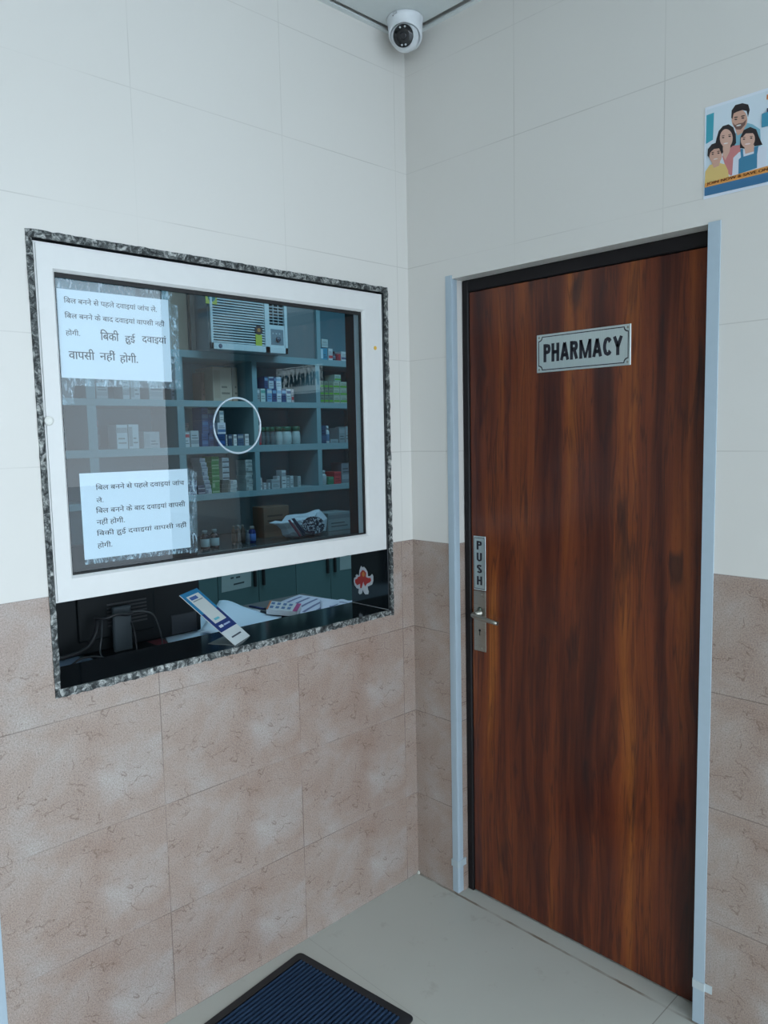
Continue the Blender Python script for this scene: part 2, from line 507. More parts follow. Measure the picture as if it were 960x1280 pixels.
def caps(word, mat, parent, O, R, U, N, width, height, t=.22, gap=.10, thick=.0008, name='lettering'):
    O, R, U, N = map(Vector, (O, R, U, N)); mb = MB()
    L = [letter(c, t) for c in word]; tot = sum(l[0] for l in L)+gap*(len(L)-1); k = width/tot; x = 0
    for c_, (w, strokes) in zip(word, L):
        for st_ in strokes:
            n = len(st_); lf, rt = [], []
            for i in range(n):
                a, b = Vector(st_[max(i-1, 0)]), Vector(st_[min(i+1, n-1)])
                d = (b-a).normalized(); nn_ = Vector((-d.y, d.x))
                th = t*(.72 if abs(d.x) > .8 else (.74 if c_ == 'M' and abs(d.x) > .1 else 1))*.5
                p = Vector(st_[i]); q1_, q2_ = p+nn_*th, p-nn_*th
                for q_, ls in ((q1_, lf), (q2_, rt)):
                    q_.y = min(max(q_.y, 0), 1); ls.append(q_)
            for i in range(n-1):
                mb.prism([O+R*((x+q_.x)*k)+U*(q_.y*height) for q_ in (lf[i], lf[i+1], rt[i+1], rt[i])], N*thick)
        x += w+gap
    return mb.build(name, mat, parent)

def flat(mb, O, R, U, N, pts, d0, d1, mi=0):
    """flat printed shape in a plane: outline in 2-D, from depth d0 to d1 along N"""
    O, R, U, N = map(Vector, (O, R, U, N))
    mb.prism([O+R*a+U*b+N*d0 for a, b in pts], N*(d1-d0), mi)
def ell(cx, cy, rx, ry, n=20, a0=0, a1=2*PI):
    return [(cx+rx*math.cos(a0+(a1-a0)*k/n), cy+ry*math.sin(a0+(a1-a0)*k/n)) for k in range(n + (0 if abs(a1-a0-2*PI) < 1e-6 else 1))]

X3, Y3, Z3 = Vector((1, 0, 0)), Vector((0, 1, 0)), Vector((0, 0, 1))

# ================================================================== SETTING
H = 2.815
mb = MB().box((-2.6, -4.4, -.1), (3.6, 2.9, 0)); struct(mb, 'floor', FLOOR, 'grey green glossy tiled floor with a dirty joint by the door', 'floor')
mb = MB().box((3.6, -14, -.16), (26, 18, -.06)); struct(mb, 'trim_9', P((.58, .60, .62), .85), 'pale concrete forecourt outside the entrance', 'ground')

# left wall with the service window hole (WY0..WY1, WZ0..WZ1)
WY0, WY1, WZ0, WZ1, WT = -1.218, -.0985, .957, 2.028, .19
mb = MB()
def wl(y0, y1, z0, z1):
    for a, b, m in ((z0, min(z1, 1.2), 1), (max(z0, 1.2), z1, 0)):
        if b > a: mb.box((-WT, y0, a), (0, y1, b), m)
wl(-1.392, WY0, 0, H+.05); wl(WY1, 0.0, 0, H+.05); wl(WY0, WY1, 0, WZ0); wl(WY0, WY1, WZ1, H+.05)
struct(mb, 'wall_left', [TILE_L, DADO_L], 'left wall of cream tiles over a pink marble dado', 'wall')
# right wall with the door hole
DX0, DX1, DZ = .187, .998, 2.038
mb = MB()
def wr(x0, x1, z0, z1):
    for a, b, m in ((z0, min(z1, 1.2), 1), (max(z0, 1.2), z1, 0)):
        if b > a: mb.box((x0, 0, a), (x1, .15, b), m)
wr(-WT, DX0, 0, H+.05); wr(DX1, 1.62, 0, H+.05); wr(DX0, DX1, DZ, H+.05)
struct(mb, 'wall_right', [TILE_R, DADO_R], 'right wall of cream tiles over pink marble dado, around the brown door', 'wall')
# rest of the pharmacy room, then two unseen walls added to dim the lobby
mb = MB().box((-2.6, -1.392, 0), (-WT, -1.25, H+.05)); struct(mb, 'wall_side', TILE_R, 'side wall of the pharmacy room left of the window', 'wall')
mb = MB().box((-2.65, -1.372, 0), (-2.55, 2.85, H+.05)); struct(mb, 'wall_back', ROOMW, 'back wall of the pharmacy room behind the shelves', 'wall')
mb = MB().box((-2.6, 2.75, 0), (1.4, 2.85, H+.05)); struct(mb, 'wall_far', ROOMW, 'far end wall of the pharmacy room', 'wall')
mb = MB().box((1.3, .15, 0), (1.4, 2.8, H+.05)); struct(mb, 'wall_inner', ROOMW, 'inner wall of the pharmacy room behind the door', 'wall')
mb = MB().box((-1.6, -4.4, 0), (3.6, -4.3, H+.05)); struct(mb, 'wall_front_light_block', TILE_R, 'unseen tiled wall added behind the viewer to dim the lobby light', 'wall')  # unseen wall, added to dim the daylight on the right wall
mb = MB().box((-1.6, -4.4, 0), (-1.5, -1.372, H+.05)); struct(mb, 'wall_lobby_light_block', TILE_R, 'unseen tiled wall added on the left to shut out sky light', 'wall')  # unseen wall, added to keep sky light out on the left

# ceiling: boards a little inside the walls, a white angle, shade in the gap painted as a near-black slab
mb = MB().box((-2.6, -4.4, H+.03), (3.6, 2.9, H+.12), 0)
struct(mb, 'ceiling', P((.02, .022, .025), .8), 'ceiling slab above the boards, coloured near black as shade in the gap', 'ceiling')
mb = MB()
for y0, y1 in ((-.335, -.0275), (-.935, -.347), (-1.535, -.947), (-4.3, -1.547)):
    mb.box((.0275, y0+.004, H-.001), (3.6, y1-.004, H+.015))
struct(mb, 'trim_1', CEILW, 'white ceiling boards above the corner', 'ceiling board')
mb = MB().box((0, -1.372, H-.006), (.014, 0, H+.0)).box((.014, -.014, H-.006), (1.62, 0, H+.0))
for y in (-.341, -.941, -1.541): mb.box((.014, y-.012, H-.006), (3.6, y+.012, H-.002))
struct(mb, 'trim_2', P((.66, .70, .70), .5), 'thin white ceiling angle along the top of both walls', 'ceiling trim')
mb = MB().box((-2.55, -1.25, H), (-WT, 2.75, H+.02)).box((-WT, .15, H), (1.3, 2.75, H+.02))
struct(mb, 'trim_3', P((.5, .55, .56), .7), 'ceiling boards of the pharmacy room', 'ceiling board')

# ---- PVC corner beads
def bead(y0, name, pts, z0, z1, label, clip=None):
    m = MB().prism([(x, y, z0) for x, y in pts], (0, 0, z1-z0))
    o = struct(m, name, BEAD, label, 'corner trim')
    return o
t1 = bead(0, 'trim_4', [(DX0-.022, .001), (DX0-.022, -.003), (DX0-.004, -.004), (DX0+.003, -.0035), (DX0+.004, .0035), (DX0+.003, .023), (DX0, .023), (DX0, 0)], .006, 2.049,
          'grey plastic corner bead on the left edge of the door opening')
m = MB().prism([(DX0-.026, .001, .095), (DX0-.026, -.005, .095), (DX0+.004, -.006, .095), (DX0+.0055, .0045, .095), (DX0+.005, .036, .095), (DX0+.0003, .036, .095), (DX0+.0003, 0, .095)], (0, 0, .024))
o = m.build('tape_wrap', P((.42, .50, .54), .35), t1)
t2 = bead(0, 'trim_5', [(DX1+.026, 0), (DX1+.026, -.004), (DX1-.003, -.0045), (DX1-.004, .0), (DX1-.0035, .023), (DX1, .023), (DX1, 0)], .004, 2.041,
          'grey plastic corner bead on the right edge of the door opening')
m = MB().prism([(DX1+.045, 0, .10), (DX1+.045, -.0012, .10), (DX1+.0275, -.0015, .10), (DX1+.0265, -.0058, .10), (DX1-.004, -.006, .10), (DX1-.0055, .0, .10), (DX1-.0055, .02, .10), (DX1-.004, .02, .10), (DX1-.003, -.004, .10), (DX1+.026, -.0045, .10), (DX1+.026, 0, .10)], (0, 0, .022))
m.build('tape_wrap', P((.52, .58, .60), .35), t2)
bead(0, 'trim_6', [(0, -1.392), (.003, -1.391), (.003, -1.3725), (0, -1.3715)], 0, 2.7, 'grey plastic corner bead on the far left end of the left wall')

# ================================================================== DOOR
DY = .055
door = empty('door_1', (.59, DY+.02, 0), 'brown walnut grained laminate door in a dark frame, closed', 'door', kind='structure')
mb = MB().box((DX0+.0005, DY-.006, 0), (.2125, DY+.05, DZ-.0005), bev=.003).box((.972, DY-.006, 0), (DX1-.0005, DY+.05, DZ-.0005), bev=.003).box((.2105, DY-.006, 2.001), (.974, DY+.05, DZ-.0005), bev=.003)
tag(mb.build('door_frame', BLACKF, door), 'dark brown door frame')
leaf = MB().box((.2135, DY, .006), (.971, DY+.035, 1.999), bev=.0015).build('door_leaf', WOOD, door)
mb = MB().box((.2225, DY-.0035, .845), (.272, DY+.001, 1.045), bev=.0025, seg=2)
plate = tag(mb.build('handle_plate', NICKEL, door), 'brushed nickel handle plate')
m = MB()
m.lathe([(.0135, 0), (.0135, .004), (.010, .006), (.009, .03)], n=20, M=Matrix.Translation((.247, DY-.0035, .972)) @ Matrix.Rotation(PI/2, 4, 'X'))
m.tube([(.247, DY-.030, .972), (.250, DY-.040, .973), (.262, DY-.045, .972), (.29, DY-.046, .969), (.325, DY-.046, .965), (.353, DY-.046, .962)], [.008, .0085, .0085, .0075, .007, .0065], 12)
tag(m.build('handle_lever', NICKEL, plate), 'lever handle')
m = MB().lathe([(.0042, 0), (.0042, .0008)], n=14, M=Matrix.Translation((.2475, DY-.0035, .915)) @ Matrix.Rotation(PI/2, 4, 'X')).box((.2462, DY-.0043, .898), (.2488, DY-.0034, .913))
m.build('keyhole', BLACKP, plate)
m = MB()
for z in (1.035, .855): m.lathe([(.0035, 0), (.003, .0012), (0, .0015)], n=12, M=Matrix.Translation((.2545, DY-.0035, z)) @ Matrix.Rotation(PI/2, 4, 'X'))
m.build('screw', NICKEL, plate)
m = MB().lathe([(.008, 0), (.008, .0025), (.004, .006), (0, .0062)], n=16, M=Matrix.Translation((.2475, DY-.0035, .985)) @ Matrix.Rotation(PI/2, 4, 'X'))
m.build('thumb_turn', P((.10, .12, .10), .4, .8), plate)
m = MB().lathe([(.010, 0), (.010, .004), (0, .006)], n=16, M=Matrix.Translation((.90, DY-.0, 1.96)) @ Matrix.Rotation(PI/2, 4, 'X'))

def corners_scr(x0, x1, z0, z1, i): return [(x0+i, z0+i), (x1-i, z0+i), (x1-i, z1-i), (x0+i, z1-i)]
# PHARMACY plate, screwed to the door
SX0, SX1, SZ0, SZ1 = .4705, .7695, 1.729, 1.838
sg = empty('sign_plate', ((SX0+SX1)/2, DY-.001, SZ0), 'brushed steel PHARMACY name plate on the upper part of the brown door', 'sign')
MB().box((SX0, DY-.003, SZ0), (SX1, DY, SZ1), bev=.0008).build('plate', SIGN, sg)
def inset_ring(x0, x1, z0, z1, r, n=6):
    pts = []
    for cx, cz, a in ((x0, z0, PI/2), (x1, z0, PI), (x1, z1, 3*PI/2), (x0, z1, 2*PI)):
        for k in range(n+1):
            an = a - (PI/2)*k/n
            pts.append((cx+r*math.cos(an), cz+r*math.sin(an)))
    return pts
mb = MB(); oa = inset_ring(SX0+.006, SX1-.006, SZ0+.006, SZ1-.006, .012); ob_ = inset_ring(SX0+.0085, SX1-.0085, SZ0+.0085, SZ1-.0085, .012)
nO = len(oa)
for k in range(nO):
    a, b, c, d = oa[k], oa[(k+1) % nO], ob_[(k+1) % nO], ob_[k]
    mb.quad([(q[0], DY-.0033, q[1]) for q in (a, b, c, d)])
tag(mb.build('border_line', INK, sg), 'engraved black border line')
caps('PHARMACY', INK, sg, (SX0+.024, DY-.003, SZ0+.029), X3, Z3, -Y3, .251, .052, t=.27)
for cx, cz in corners_scr(SX0, SX1, SZ0, SZ1, .0085):
    MB().lathe([(.0034, 0), (.0028, .0012), (0, .0016)], n=12, M=Matrix.Translation((cx, DY-.003, cz)) @ Matrix.Rotation(PI/2, 4, 'X')).build('screw', NICKEL, sg)
# PUSH plate
PX0, PX1, PZ0, PZ1 = .2235, .2725, 1.0475, 1.225
sg = empty('push_plate', ((PX0+PX1)/2, DY-.001, PZ0), 'narrow upright steel PUSH plate above the door handle', 'sign')
MB().box((PX0, DY-.0025, PZ0), (PX1, DY, PZ1), bev=.0006).build('plate', SIGN, sg)
mb = MB()
for z in (PZ0+.005, PZ1-.007): mb.box((PX0+.003, DY-.0028, z), (PX1-.003, DY-.0024, z+.0016))
for x in (PX0+.003, PX1-.0042): mb.box((x, DY-.0028, PZ0+.005), (x+.0012, DY-.0024, PZ1-.0055))
mb.build('border_line', INK, sg)
for i, c in enumerate('PUSH'): caps(c, INK, sg, (PX0+.0135, DY-.0025, PZ0+.018+.0385*(3-i)), X3, Z3, -Y3, .021, .0285, t=.25)

# ================================================================== SERVICE WINDOW
FX = -.004        # outer face of the frame
win = empty('window_1', (-.03, -.66, 1.18), 'white framed fixed service window with a round speaking hole', 'window', kind='structure')
OY0, OY1, OZ0, OZ1 = -1.2, -.118, 1.180, 2.006
IY0, IY1, IZ0, IZ1 = -1.155, -.201, 1.239, 1.944
def ringframe(mb, oy0, oy1, oz0, oz1, iy0, iy1, iz0, iz1, x0, x1, bev, mi=0):
    o = [(oy0, oz0), (oy1, oz0), (oy1, oz1), (oy0, oz1)]; i = [(iy0, iz0), (iy1, iz0), (iy1, iz1), (iy0, iz1)]
    for k in range(4):
        a, b, c, d = o[k], o[(k+1) % 4], i[(k+1) % 4], i[k]
        mb.prism([(x0, *q) for q in (a, b, c, d)], (x1-x0, 0, 0), mi)
mb = MB()
ringframe(mb, OY0, OY1, OZ0, OZ1, IY0-.006, IY1+.006, IZ0-.006, IZ1+.006, -.055, FX-.003, 0)
# bevelled lip towards the glass
o = [(IY0-.006, IZ0-.006), (IY1+.006, IZ0-.006), (IY1+.006, IZ1+.006), (IY0-.006, IZ1+.006)]; i = [(IY0, IZ0), (IY1, IZ0), (IY1, IZ1), (IY0, IZ1)]
oo = [(OY0+.004, OZ0+.004), (OY1-.004, OZ0+.004), (OY1-.004, OZ1-.004), (OY0+.004, OZ1-.004)]
for k in range(4):
    a, b, c, d = oo[k], oo[(k+1) % 4], o[(k+1) % 4], o[k]
    mb.prism([(FX-.003, *q) for q in (a, b, c, d)], (.003, 0, 0))
    a, b, c, d = o[k], o[(k+1) % 4], i[(k+1) % 4], i[k]
    mb.bm.faces.new([mb.bm.verts.new(q) for q in ((FX, *a), (FX, *b), (FX-.008, *c), (FX-.008, *d))])
    mb.bm.faces.new([mb.bm.verts.new(q) for q in ((FX-.008, *d), (FX-.008, *c), (FX-.012, *c), (FX-.012, *d))])
frame = tag(mb.build('window_frame', UPVC, win), 'white plastic frame with mitred corners')
mb = MB()
ringframe(mb, IY0-.004, IY1+.004, IZ0-.004, IZ1+.004, IY0+.003, IY1-.006, IZ0+.004, IZ1-.010, -.022, -.0165, 0)
tag(mb.build('gasket', RUBBER, win), 'black rubber gasket')
# glass with the round hole
hc = on_x(297, 532, -.026); HR = .0765
mb = MB(); bm = mb.bm; n = 64
gx0, gx1 = -.0285, -.0235
rect = []
Y0, Y1, Z0, Z1 = IY0-.003, IY1+.003, IZ0-.003, IZ1+.003
for k in range(n):
    a = 2*PI*k/n; c, s_ = math.cos(a), math.sin(a)
    ts = []
    if c > 1e-9: ts.append((Y1-hc.y)/c)
    if c < -1e-9: ts.append((Y0-hc.y)/c)
    if s_ > 1e-9: ts.append((Z1-hc.z)/s_)
    if s_ < -1e-9: ts.append((Z0-hc.z)/s_)
    t_ = min(ts); rect.append([hc.y+c*t_, hc.z+s_*t_])
for cy, cz in ((Y0, Z0), (Y1, Z0), (Y1, Z1), (Y0, Z1)):      # snap the nearest spoke to each corner
    k = min(range(n), key=lambda q: (rect[q][0]-cy)**2+(rect[q][1]-cz)**2); rect[k] = [cy, cz]
lay = {}
for x in (gx0, gx1):
    lay[x] = ([bm.verts.new((x, hc.y+HR*math.cos(2*PI*k/n), hc.z+HR*math.sin(2*PI*k/n))) for k in range(n)], [bm.verts.new((x, *rect[k])) for k in range(n)])
for k in range(n):
    j = (k+1) % n
    (h0, r0), (h1, r1) = lay[gx0], lay[gx1]
    bm.faces.new((h0[k], r0[k], r0[j], h0[j])); bm.faces.new((h1[k], h1[j], r1[j], r1[k]))
    bm.faces.new((h0[k], h0[j], h1[j], h1[k])); bm.faces.new((r0[k], r1[k], r1[j], r0[j]))
tag(mb.build('glass_pane', GLASS, win), 'clear bluish glass pane with a round hole')
mb = MB().tube([(-.026, hc.y+HR*math.cos(a), hc.z+HR*math.sin(a)) for a in [2*PI*k/48 for k in range(48)]], .0029, 8, closed=True)
tag(mb.build('speaking_ring', P((.50, .58, .65), .25), win), 'pale plastic ring lining the speaking hole')
# white strip on the inner jamb behind the glass
mb = MB().box((-.118, WY1-.0435, 1.21), (-.103, WY1-.0185, 1.985), bev=.002)
tag(mb.build('jamb_strip', P((.80, .85, .95), .25), win), 'pale strip on the right jamb')
q = on_x(469, 435, FX); MB().lathe([(.0065, 0), (.006, .0012)], n=16, M=Matrix.Translation((FX, q.y, q.z)) @ Matrix.Rotation(PI/2, 4, 'Y')).build('screw_cap', P((.75, .45, .06), .5), frame)['label'] = 'small yellow cap'
q = on_x(61, 526, FX); MB().lathe([(.011, 0), (.0105, .002), (.006, .0026), (.005, .0012)], n=18, M=Matrix.Translation((FX, q.y, q.z)) @ Matrix.Rotation(PI/2, 4, 'Y')).build('screw_cap', P((.72, .72, .68), .4), frame)['label'] = 'round white plug'

# granite lining of the opening: lintel, jambs, sill each with a rough sawn front edge
def gran(name, a, b, edge, label):
    r = empty(name, ((a[0]+b[0])/2, (a[1]+b[1])/2, a[2]), label, 'granite trim', kind='structure')
    MB().box(a, b, bev=.001).build('slab', GR_B, r)
    m = MB().box(edge[0], edge[1])
    bmesh.ops.subdivide_edges(m.bm, edges=[e for e in m.bm.edges if e.calc_length() > .3], cuts=90, use_grid_fill=True)
    for v in m.bm.verts:
        J = .0022 if 'sill' in label else .0011; j = random.uniform(-J, J)
        if v.co.x > -.001:
            v.co.y += j; v.co.z += random.uniform(-J, J); v.co.x += random.uniform(-.001, .0015)
    tag(m.build('sawn_edge', GR_E, r), 'rough grey sawn edge')
TH = .0175
e0, e1 = -.004, .003
gran('trim_7', (-WT, WY0+.0005, WZ0+.0005), (-.004, WY1-.0005, WZ0+TH), ((e0, WY0, WZ0), (e1, WY1, WZ0+TH)), 'black granite sill with a rough grey front edge under the window')
gran('trim_8', (-WT, WY0+TH, WZ1-TH), (-.004, WY1-TH, WZ1-.0005), ((e0, WY0, WZ1-TH+.001), (e1, WY1, WZ1)), 'granite strip along the top of the window opening')
gran('trim_10', (-WT, WY0+.0005, WZ0+TH), (-.004, WY0+TH-.004, WZ1-.0005), ((e0, WY0, WZ0+TH), (e1, WY0+TH-.004, WZ1-TH)), 'granite jamb strip on the left of the window opening')
gran('trim_11', (-WT, WY1-TH, WZ0+TH), (-.004, WY1-.0005, WZ1-.0005), ((e0, WY1-.012, WZ0+TH), (e1, WY1, WZ1-TH)), 'black polished granite jamb on the right of the window opening')

tag(MB().box((-WT+.004, WY1-TH-.0012, WZ0+TH-.0002), (-.006, WY1-TH+.0002, WZ0+TH+.0014)).build('trim_12', P((.35, .36, .36), .6)), 'thin pale joint line between the black sill and the right jamb', 'joint', None, 'structure')
# ---- flower sticker on the right jamb
JY = WY1-TH
fl = empty('flower_sticker', (-.143, JY, 1.0), 'red flower sticker with white outline on the black granite jamb', 'sticker')
def jp(u, v):
    q = on_y(440+u/14.2, 690+v/14.2, JY); return (q.x, q.z)
outl = [(165, 245), (185, 275), (215, 260), (250, 300), (275, 350), (285, 430), (330, 425), (360, 390), (378, 430), (380, 510), (360, 575), (310, 600), (280, 610), (285, 660), (300, 700), (290, 750), (240, 752), (215, 720), (195, 670), (175, 740), (140, 752), (115, 720), (125, 655), (85, 640), (50, 590), (35, 520), (40, 460), (75, 440), (65, 410), (90, 395), (125, 425), (135, 330), (150, 280)]
redc = [(190, 320), (225, 330), (255, 370), (250, 440), (290, 460), (335, 460), (345, 505), (320, 540), (270, 560), (240, 610), (215, 560), (210, 520), (195, 560), (175, 640), (150, 640), (150, 560), (95, 590), (60, 540), (60, 490), (100, 470), (110, 440), (150, 430), (150, 370)]
mb = MB(); flat(mb, (0, JY, 0), X3, Z3, -Y3, [jp(*q) for q in outl], 0.0002, .0009); mb.build('backing', P((.55, .58, .62), .4), fl)
mb = MB(); flat(mb, (0, JY, 0), X3, Z3, -Y3, [jp(*q) for q in redc], .0009, .0014); tag(mb.build('petals', P((.42, .035, .03), .45), fl), 'red petals')
mb = MB(); flat(mb, (0, JY, 0), X3, Z3, -Y3, [jp(*q) for q in [(195, 350), (220, 350), (235, 400), (220, 440), (190, 430), (180, 390)]], .0014, .0017); tag(mb.build('stamen', P((.62, .24, .06), .45), fl), 'orange centre')

# ================================================================== NOTICES ON THE GLASS
GXI = gx0 - .0006
def notice(name, cs, label, lines, wd, hd):
    c = [on_x(u, v, GXI) for u, v in cs]      # TL TR BR BL
    tl, tr, br, bl = c
    R = ((tr-tl)+(br-bl)).normalized(); U = ((tl-bl)+(tr-br)).normalized()
    r = empty(name, tuple((bl+br)/2), label, 'notice', 'printed notices taped to the window')
    MB().prism([q for q in (tl, tr, br, bl)], (-.0005, 0, 0)).build('sheet', PAPER, r)
    W, Hh = (tr-tl).length, (tl-bl).length
    lettering([(t, x*W, y*Hh, w*W, h*Hh, b) for t, x, y, w, h, b in lines], INK, r, bl+Vector((.0001, 0, 0)), R, U, X3, 'lettering', .0003)
    return r
# the vowel sign i is typed before its consonant, in the order it is seen
BIL, BIK = '\u093f\u092c\u0932', '\u093f\u092c\u0915\u0940'
BANNE, SE, PAHLE = 'बनने', 'से', 'पहले'
DAVA, JANCH, KE, BAAD = 'दवाइयां', 'जांच', 'के', 'बाद'
VAPSI, NAHI, HOGI, HUI = 'वापसी', 'नहीं', 'होगी.', 'हुई'
L1 = [(' '.join((BIL, BANNE, SE, PAHLE, DAVA, JANCH, 'ले.')), .055, .835, .83, .085, .006),
      (' '.join((BIL, BANNE, KE, BAAD, DAVA, VAPSI, NAHI)), .055, .665, .90, .085, .006),
      (HOGI, .055, .475, .12, .08, .006), (BIK, .35, .455, .165, .125, .01), (HUI, .57, .425, .095, .13, .01), (DAVA, .73, .45, .235, .11, .01),
      (VAPSI, .07, .215, .22, .125, .01), (NAHI, .335, .205, .14, .135, .01), (HOGI, .515, .19, .165, .135, .01)]
notice('paper_notice', [(70.5, 360), (210, 375), (215, 477.5), (77, 472)], 'upper white Hindi notice taped inside the window glass', L1, .28, .2)
L2 = [(' '.join((BIL, BANNE, SE, PAHLE, DAVA, JANCH)), .13, .79, .83, .085, .006), ('ले.', .13, .655, .06, .065, .006),
      (' '.join((BIL, BANNE, KE, BAAD, DAVA, VAPSI)), .12, .52, .84, .085, .006), (' '.join((NAHI, HOGI)), .12, .385, .25, .085, .006),
      (' '.join((BIK, HUI, DAVA, VAPSI, NAHI)), .115, .245, .85, .09, .006), (HOGI, .115, .11, .13, .085, .006)]
notice('paper_notice', [(99, 592), (234, 586), (238.5, 684), (106, 700)], 'lower white Hindi notice taped inside the window glass', L2, .28, .2)
def tape(us, label, dx=.0012):
    pts = [on_x(u, v, gx0-dx) for u, v in us]
    mb = MB()
    # a slightly wrinkled film: grid between the four corners
    n, m_ = 14, 5; g = []
    for a in range(n+1):
        row = []
        for b in range(m_+1):
            s, t = a/n, b/m_
            q = (pts[0]*(1-s)+pts[1]*s)*(1-t) + (pts[3]*(1-s)+pts[2]*s)*t
            q.x -= random.uniform(0, .0012)
            row.append(mb.bm.verts.new(q))
        g.append(row)
    for a in range(n):
        for b in range(m_):
            f = mb.bm.faces.new((g[a][b], g[a+1][b], g[a+1][b+1], g[a][b+1])); f.smooth = True
    tag(mb.build('clear_tape', TAPE), label, 'tape', 'clear tape strips on the window')
tape([(70, 341), (216, 364), (213, 379), (71, 363)], 'clear tape strip along the top of the upper notice')
tape([(207, 378), (222, 382), (226, 486), (213, 486)], 'clear tape strip down the right side of the upper notice')
tape([(72, 470), (94, 472), (92, 505), (75, 507)], 'crumpled clear tape at the lower left of the upper notice')
tape([(92, 470), (214, 476), (215, 486), (92, 482)], 'clear tape strip under the bottom edge of the upper notice')
tape([(233, 584), (246, 590), (247, 690), (237, 692)], 'clear tape strip down the right side of the lower notice')
tape([(106, 697), (238, 682), (239, 690), (107, 706)], 'clear tape strip under the bottom edge of the lower notice')

# ================================================================== SECURITY CAMERA
cc = Vector((.092, -.089, H-.001))
sc_ = empty('security_camera', tuple(cc), 'white dome security camera under the ceiling in the corner', 'camera')
fd = Vector((.50, -.80, -.34)).normalized()
rot = fd.to_track_quat('Z', 'Y').to_matrix().to_4x4()
m = MB().lathe([(.0545, 0), (.0555, -.002), (.0555, -.007), (.0535, -.011), (.052, -.030), (.0512, -.044), (.0495, -.048), (.0465, -.049), (.044, -.045), (.040, -.030), (0, -.030)], tuple(cc), 48)
fh = Vector((fd.x, fd.y, 0)).normalized()
for v in m.bm.verts:                      # the lower rim slants up towards the lens side
    dzz = cc.z-v.co.z
    if dzz > .028: v.co.z += (v.co-cc).dot(fh)*.42 - .004
m.build('housing', WHITEPL, sc_)
bc = cc + Vector((0, 0, -.052)) + fd*.004
Mb = Matrix.Translation(bc) @ rot
prof = [(.0425*math.sin(a), -.0425*math.cos(a)) for a in [PI*.05+k*PI*.69/14 for k in range(15)]] + [(.0322, .0300), (.0316, .0306), (.0312, .0285)]
MB().lathe(prof, n=36, M=Mb).build('eyeball', WHITEPL, sc_)
MB().lathe([(.0312, .0276), (.0305, .0296), (.016, .0300), (.0, .0300)], n=36, M=Mb).build('lens_face', P((.006, .007, .009), .12, name='dark_lens'), sc_)
lf = MB().lathe([(.011, .0299), (.0095, .0312), (.006, .0309), (0, .0307)], n=24, M=Mb); lf.build('lens', P((.01, .011, .016), .08), sc_)
for a, b in ((-.0075, .023), (.0075, .023), (-.0055, -.0235), (.0055, -.0235)):
    # horizontal axis on the face, vertical close to up
    h = fd.cross(Vector((0, 0, 1))).normalized(); vv = h.cross(fd)
    q = bc + fd*.0297 + h*a + vv*b
    MB().lathe([(.0032, 0), (.0026, .0012), (0, .0016)], n=10, M=Matrix.Translation(q) @ rot).build('led', P((.55, .58, .60), .3), sc_)
MB().box((cc.x+.005, cc.y-.0575, cc.z-.0095), (cc.x+.02, cc.y-.0545, cc.z-.003)).build('mounting_tab', P((.5, .53, .55), .4), sc_)
MB().lathe([(.003, 0), (.002, .001)], n=10, M=Matrix.Translation((cc.x-.018+.02, cc.y-.0535, cc.z-.009)) @ Matrix.Rotation(PI/2, 4, 'X')).build('screw', P((.15, .16, .17), .4, .8), sc_)

# ================================================================== POSTER
PW, PH = .297, .2085
pO = Vector((.981, -.0006, 2.0975)); pR = Vector((1, 0, -.004)).normalized(); pU = Z3; pN = -Y3
po = empty('poster', (pO.x+PW/2, 0, pO.z), 'white printed paper poster of a smiling family of four, right of the door', 'poster')
MB().prism([pO, pO+pR*PW, pO+pR*PW+pU*PH, pO+pU*PH], pN*.0008).build('sheet', P((.68, .74, .82), .5, var=.02), po)
def pz(X, Y):                       # measured in the enlarged photograph
    f = (X-160)/593.0
    b = 1165-105*f; t = 300-170*f
    return (f*.141, (b-Y)/(b-t)*PH)
_pd = [.0009]
def pr(name, pts, col, label=None, conv=True, rough=.5):
    m = MB(); flat(m, pO, pR, pU, pN, [pz(*q) for q in pts] if conv else pts, .0007, _pd[0]); _pd[0] += .00005
    o = m.build(name, P(col, rough, var=0), po)
    if label: o['label'] = label
    return o
def pe(name, X, Y, rx, ry, col, label=None, n=22, tilt=0):
    pts = []
    for k in range(n):
        a = 2*PI*k/n; x, y = rx*math.cos(a), ry*math.sin(a)
        pts.append((X+x*math.cos(tilt)-y*math.sin(tilt), Y+x*math.sin(tilt)+y*math.cos(tilt)))
    return pr(name, pts, col, label)
SK, SK2, HAIR = (.56, .33, .25), (.60, .37, .29), (.018, .012, .014)
M_ = .006
pr('photo_ground', [(.004, .018), (PW-.004, .018), (PW-.004, PH-.006), (.004, PH-.006)], (.60, .69, .76), 'pale blue photo background', False)
pr('curtain', [(175, 370), (250, 345), (245, 600), (175, 640)], (.05, .33, .42), 'teal curtain')
# father
pr('shirt', [(430, 560), (500, 530), (560, 450), (620, 470), (690, 520), (700, 680), (450, 700), (425, 620)], (.20, .42, .52), 'light blue shirt')
pr('neck', [(455, 500), (545, 470), (540, 540), (480, 570)], SK)
pe('face', 496, 420, 74, 98, SK, tilt=-.12)
pr('hair', [(418, 400), (420, 330), (455, 280), (520, 265), (575, 280), (590, 330), (575, 400), (562, 340), (520, 330), (470, 345), (440, 360), (430, 410)], HAIR, 'dark swept back hair')
pr('beard', [(432, 440), (455, 470), (490, 455), (530, 450), (562, 420), (550, 470), (510, 515), (470, 512), (445, 480)], (.16, .085, .07))
pe('smile', 490, 474, 24, 7, (.7, .66, .64), tilt=-.2)
for X in (462, 528): pe('eye', X, 412-(X-490)*.15, 14, 6, (.03, .02, .02)); pe('eyebrow', X, 392-(X-490)*.15, 20, 5, HAIR, tilt=-.15)
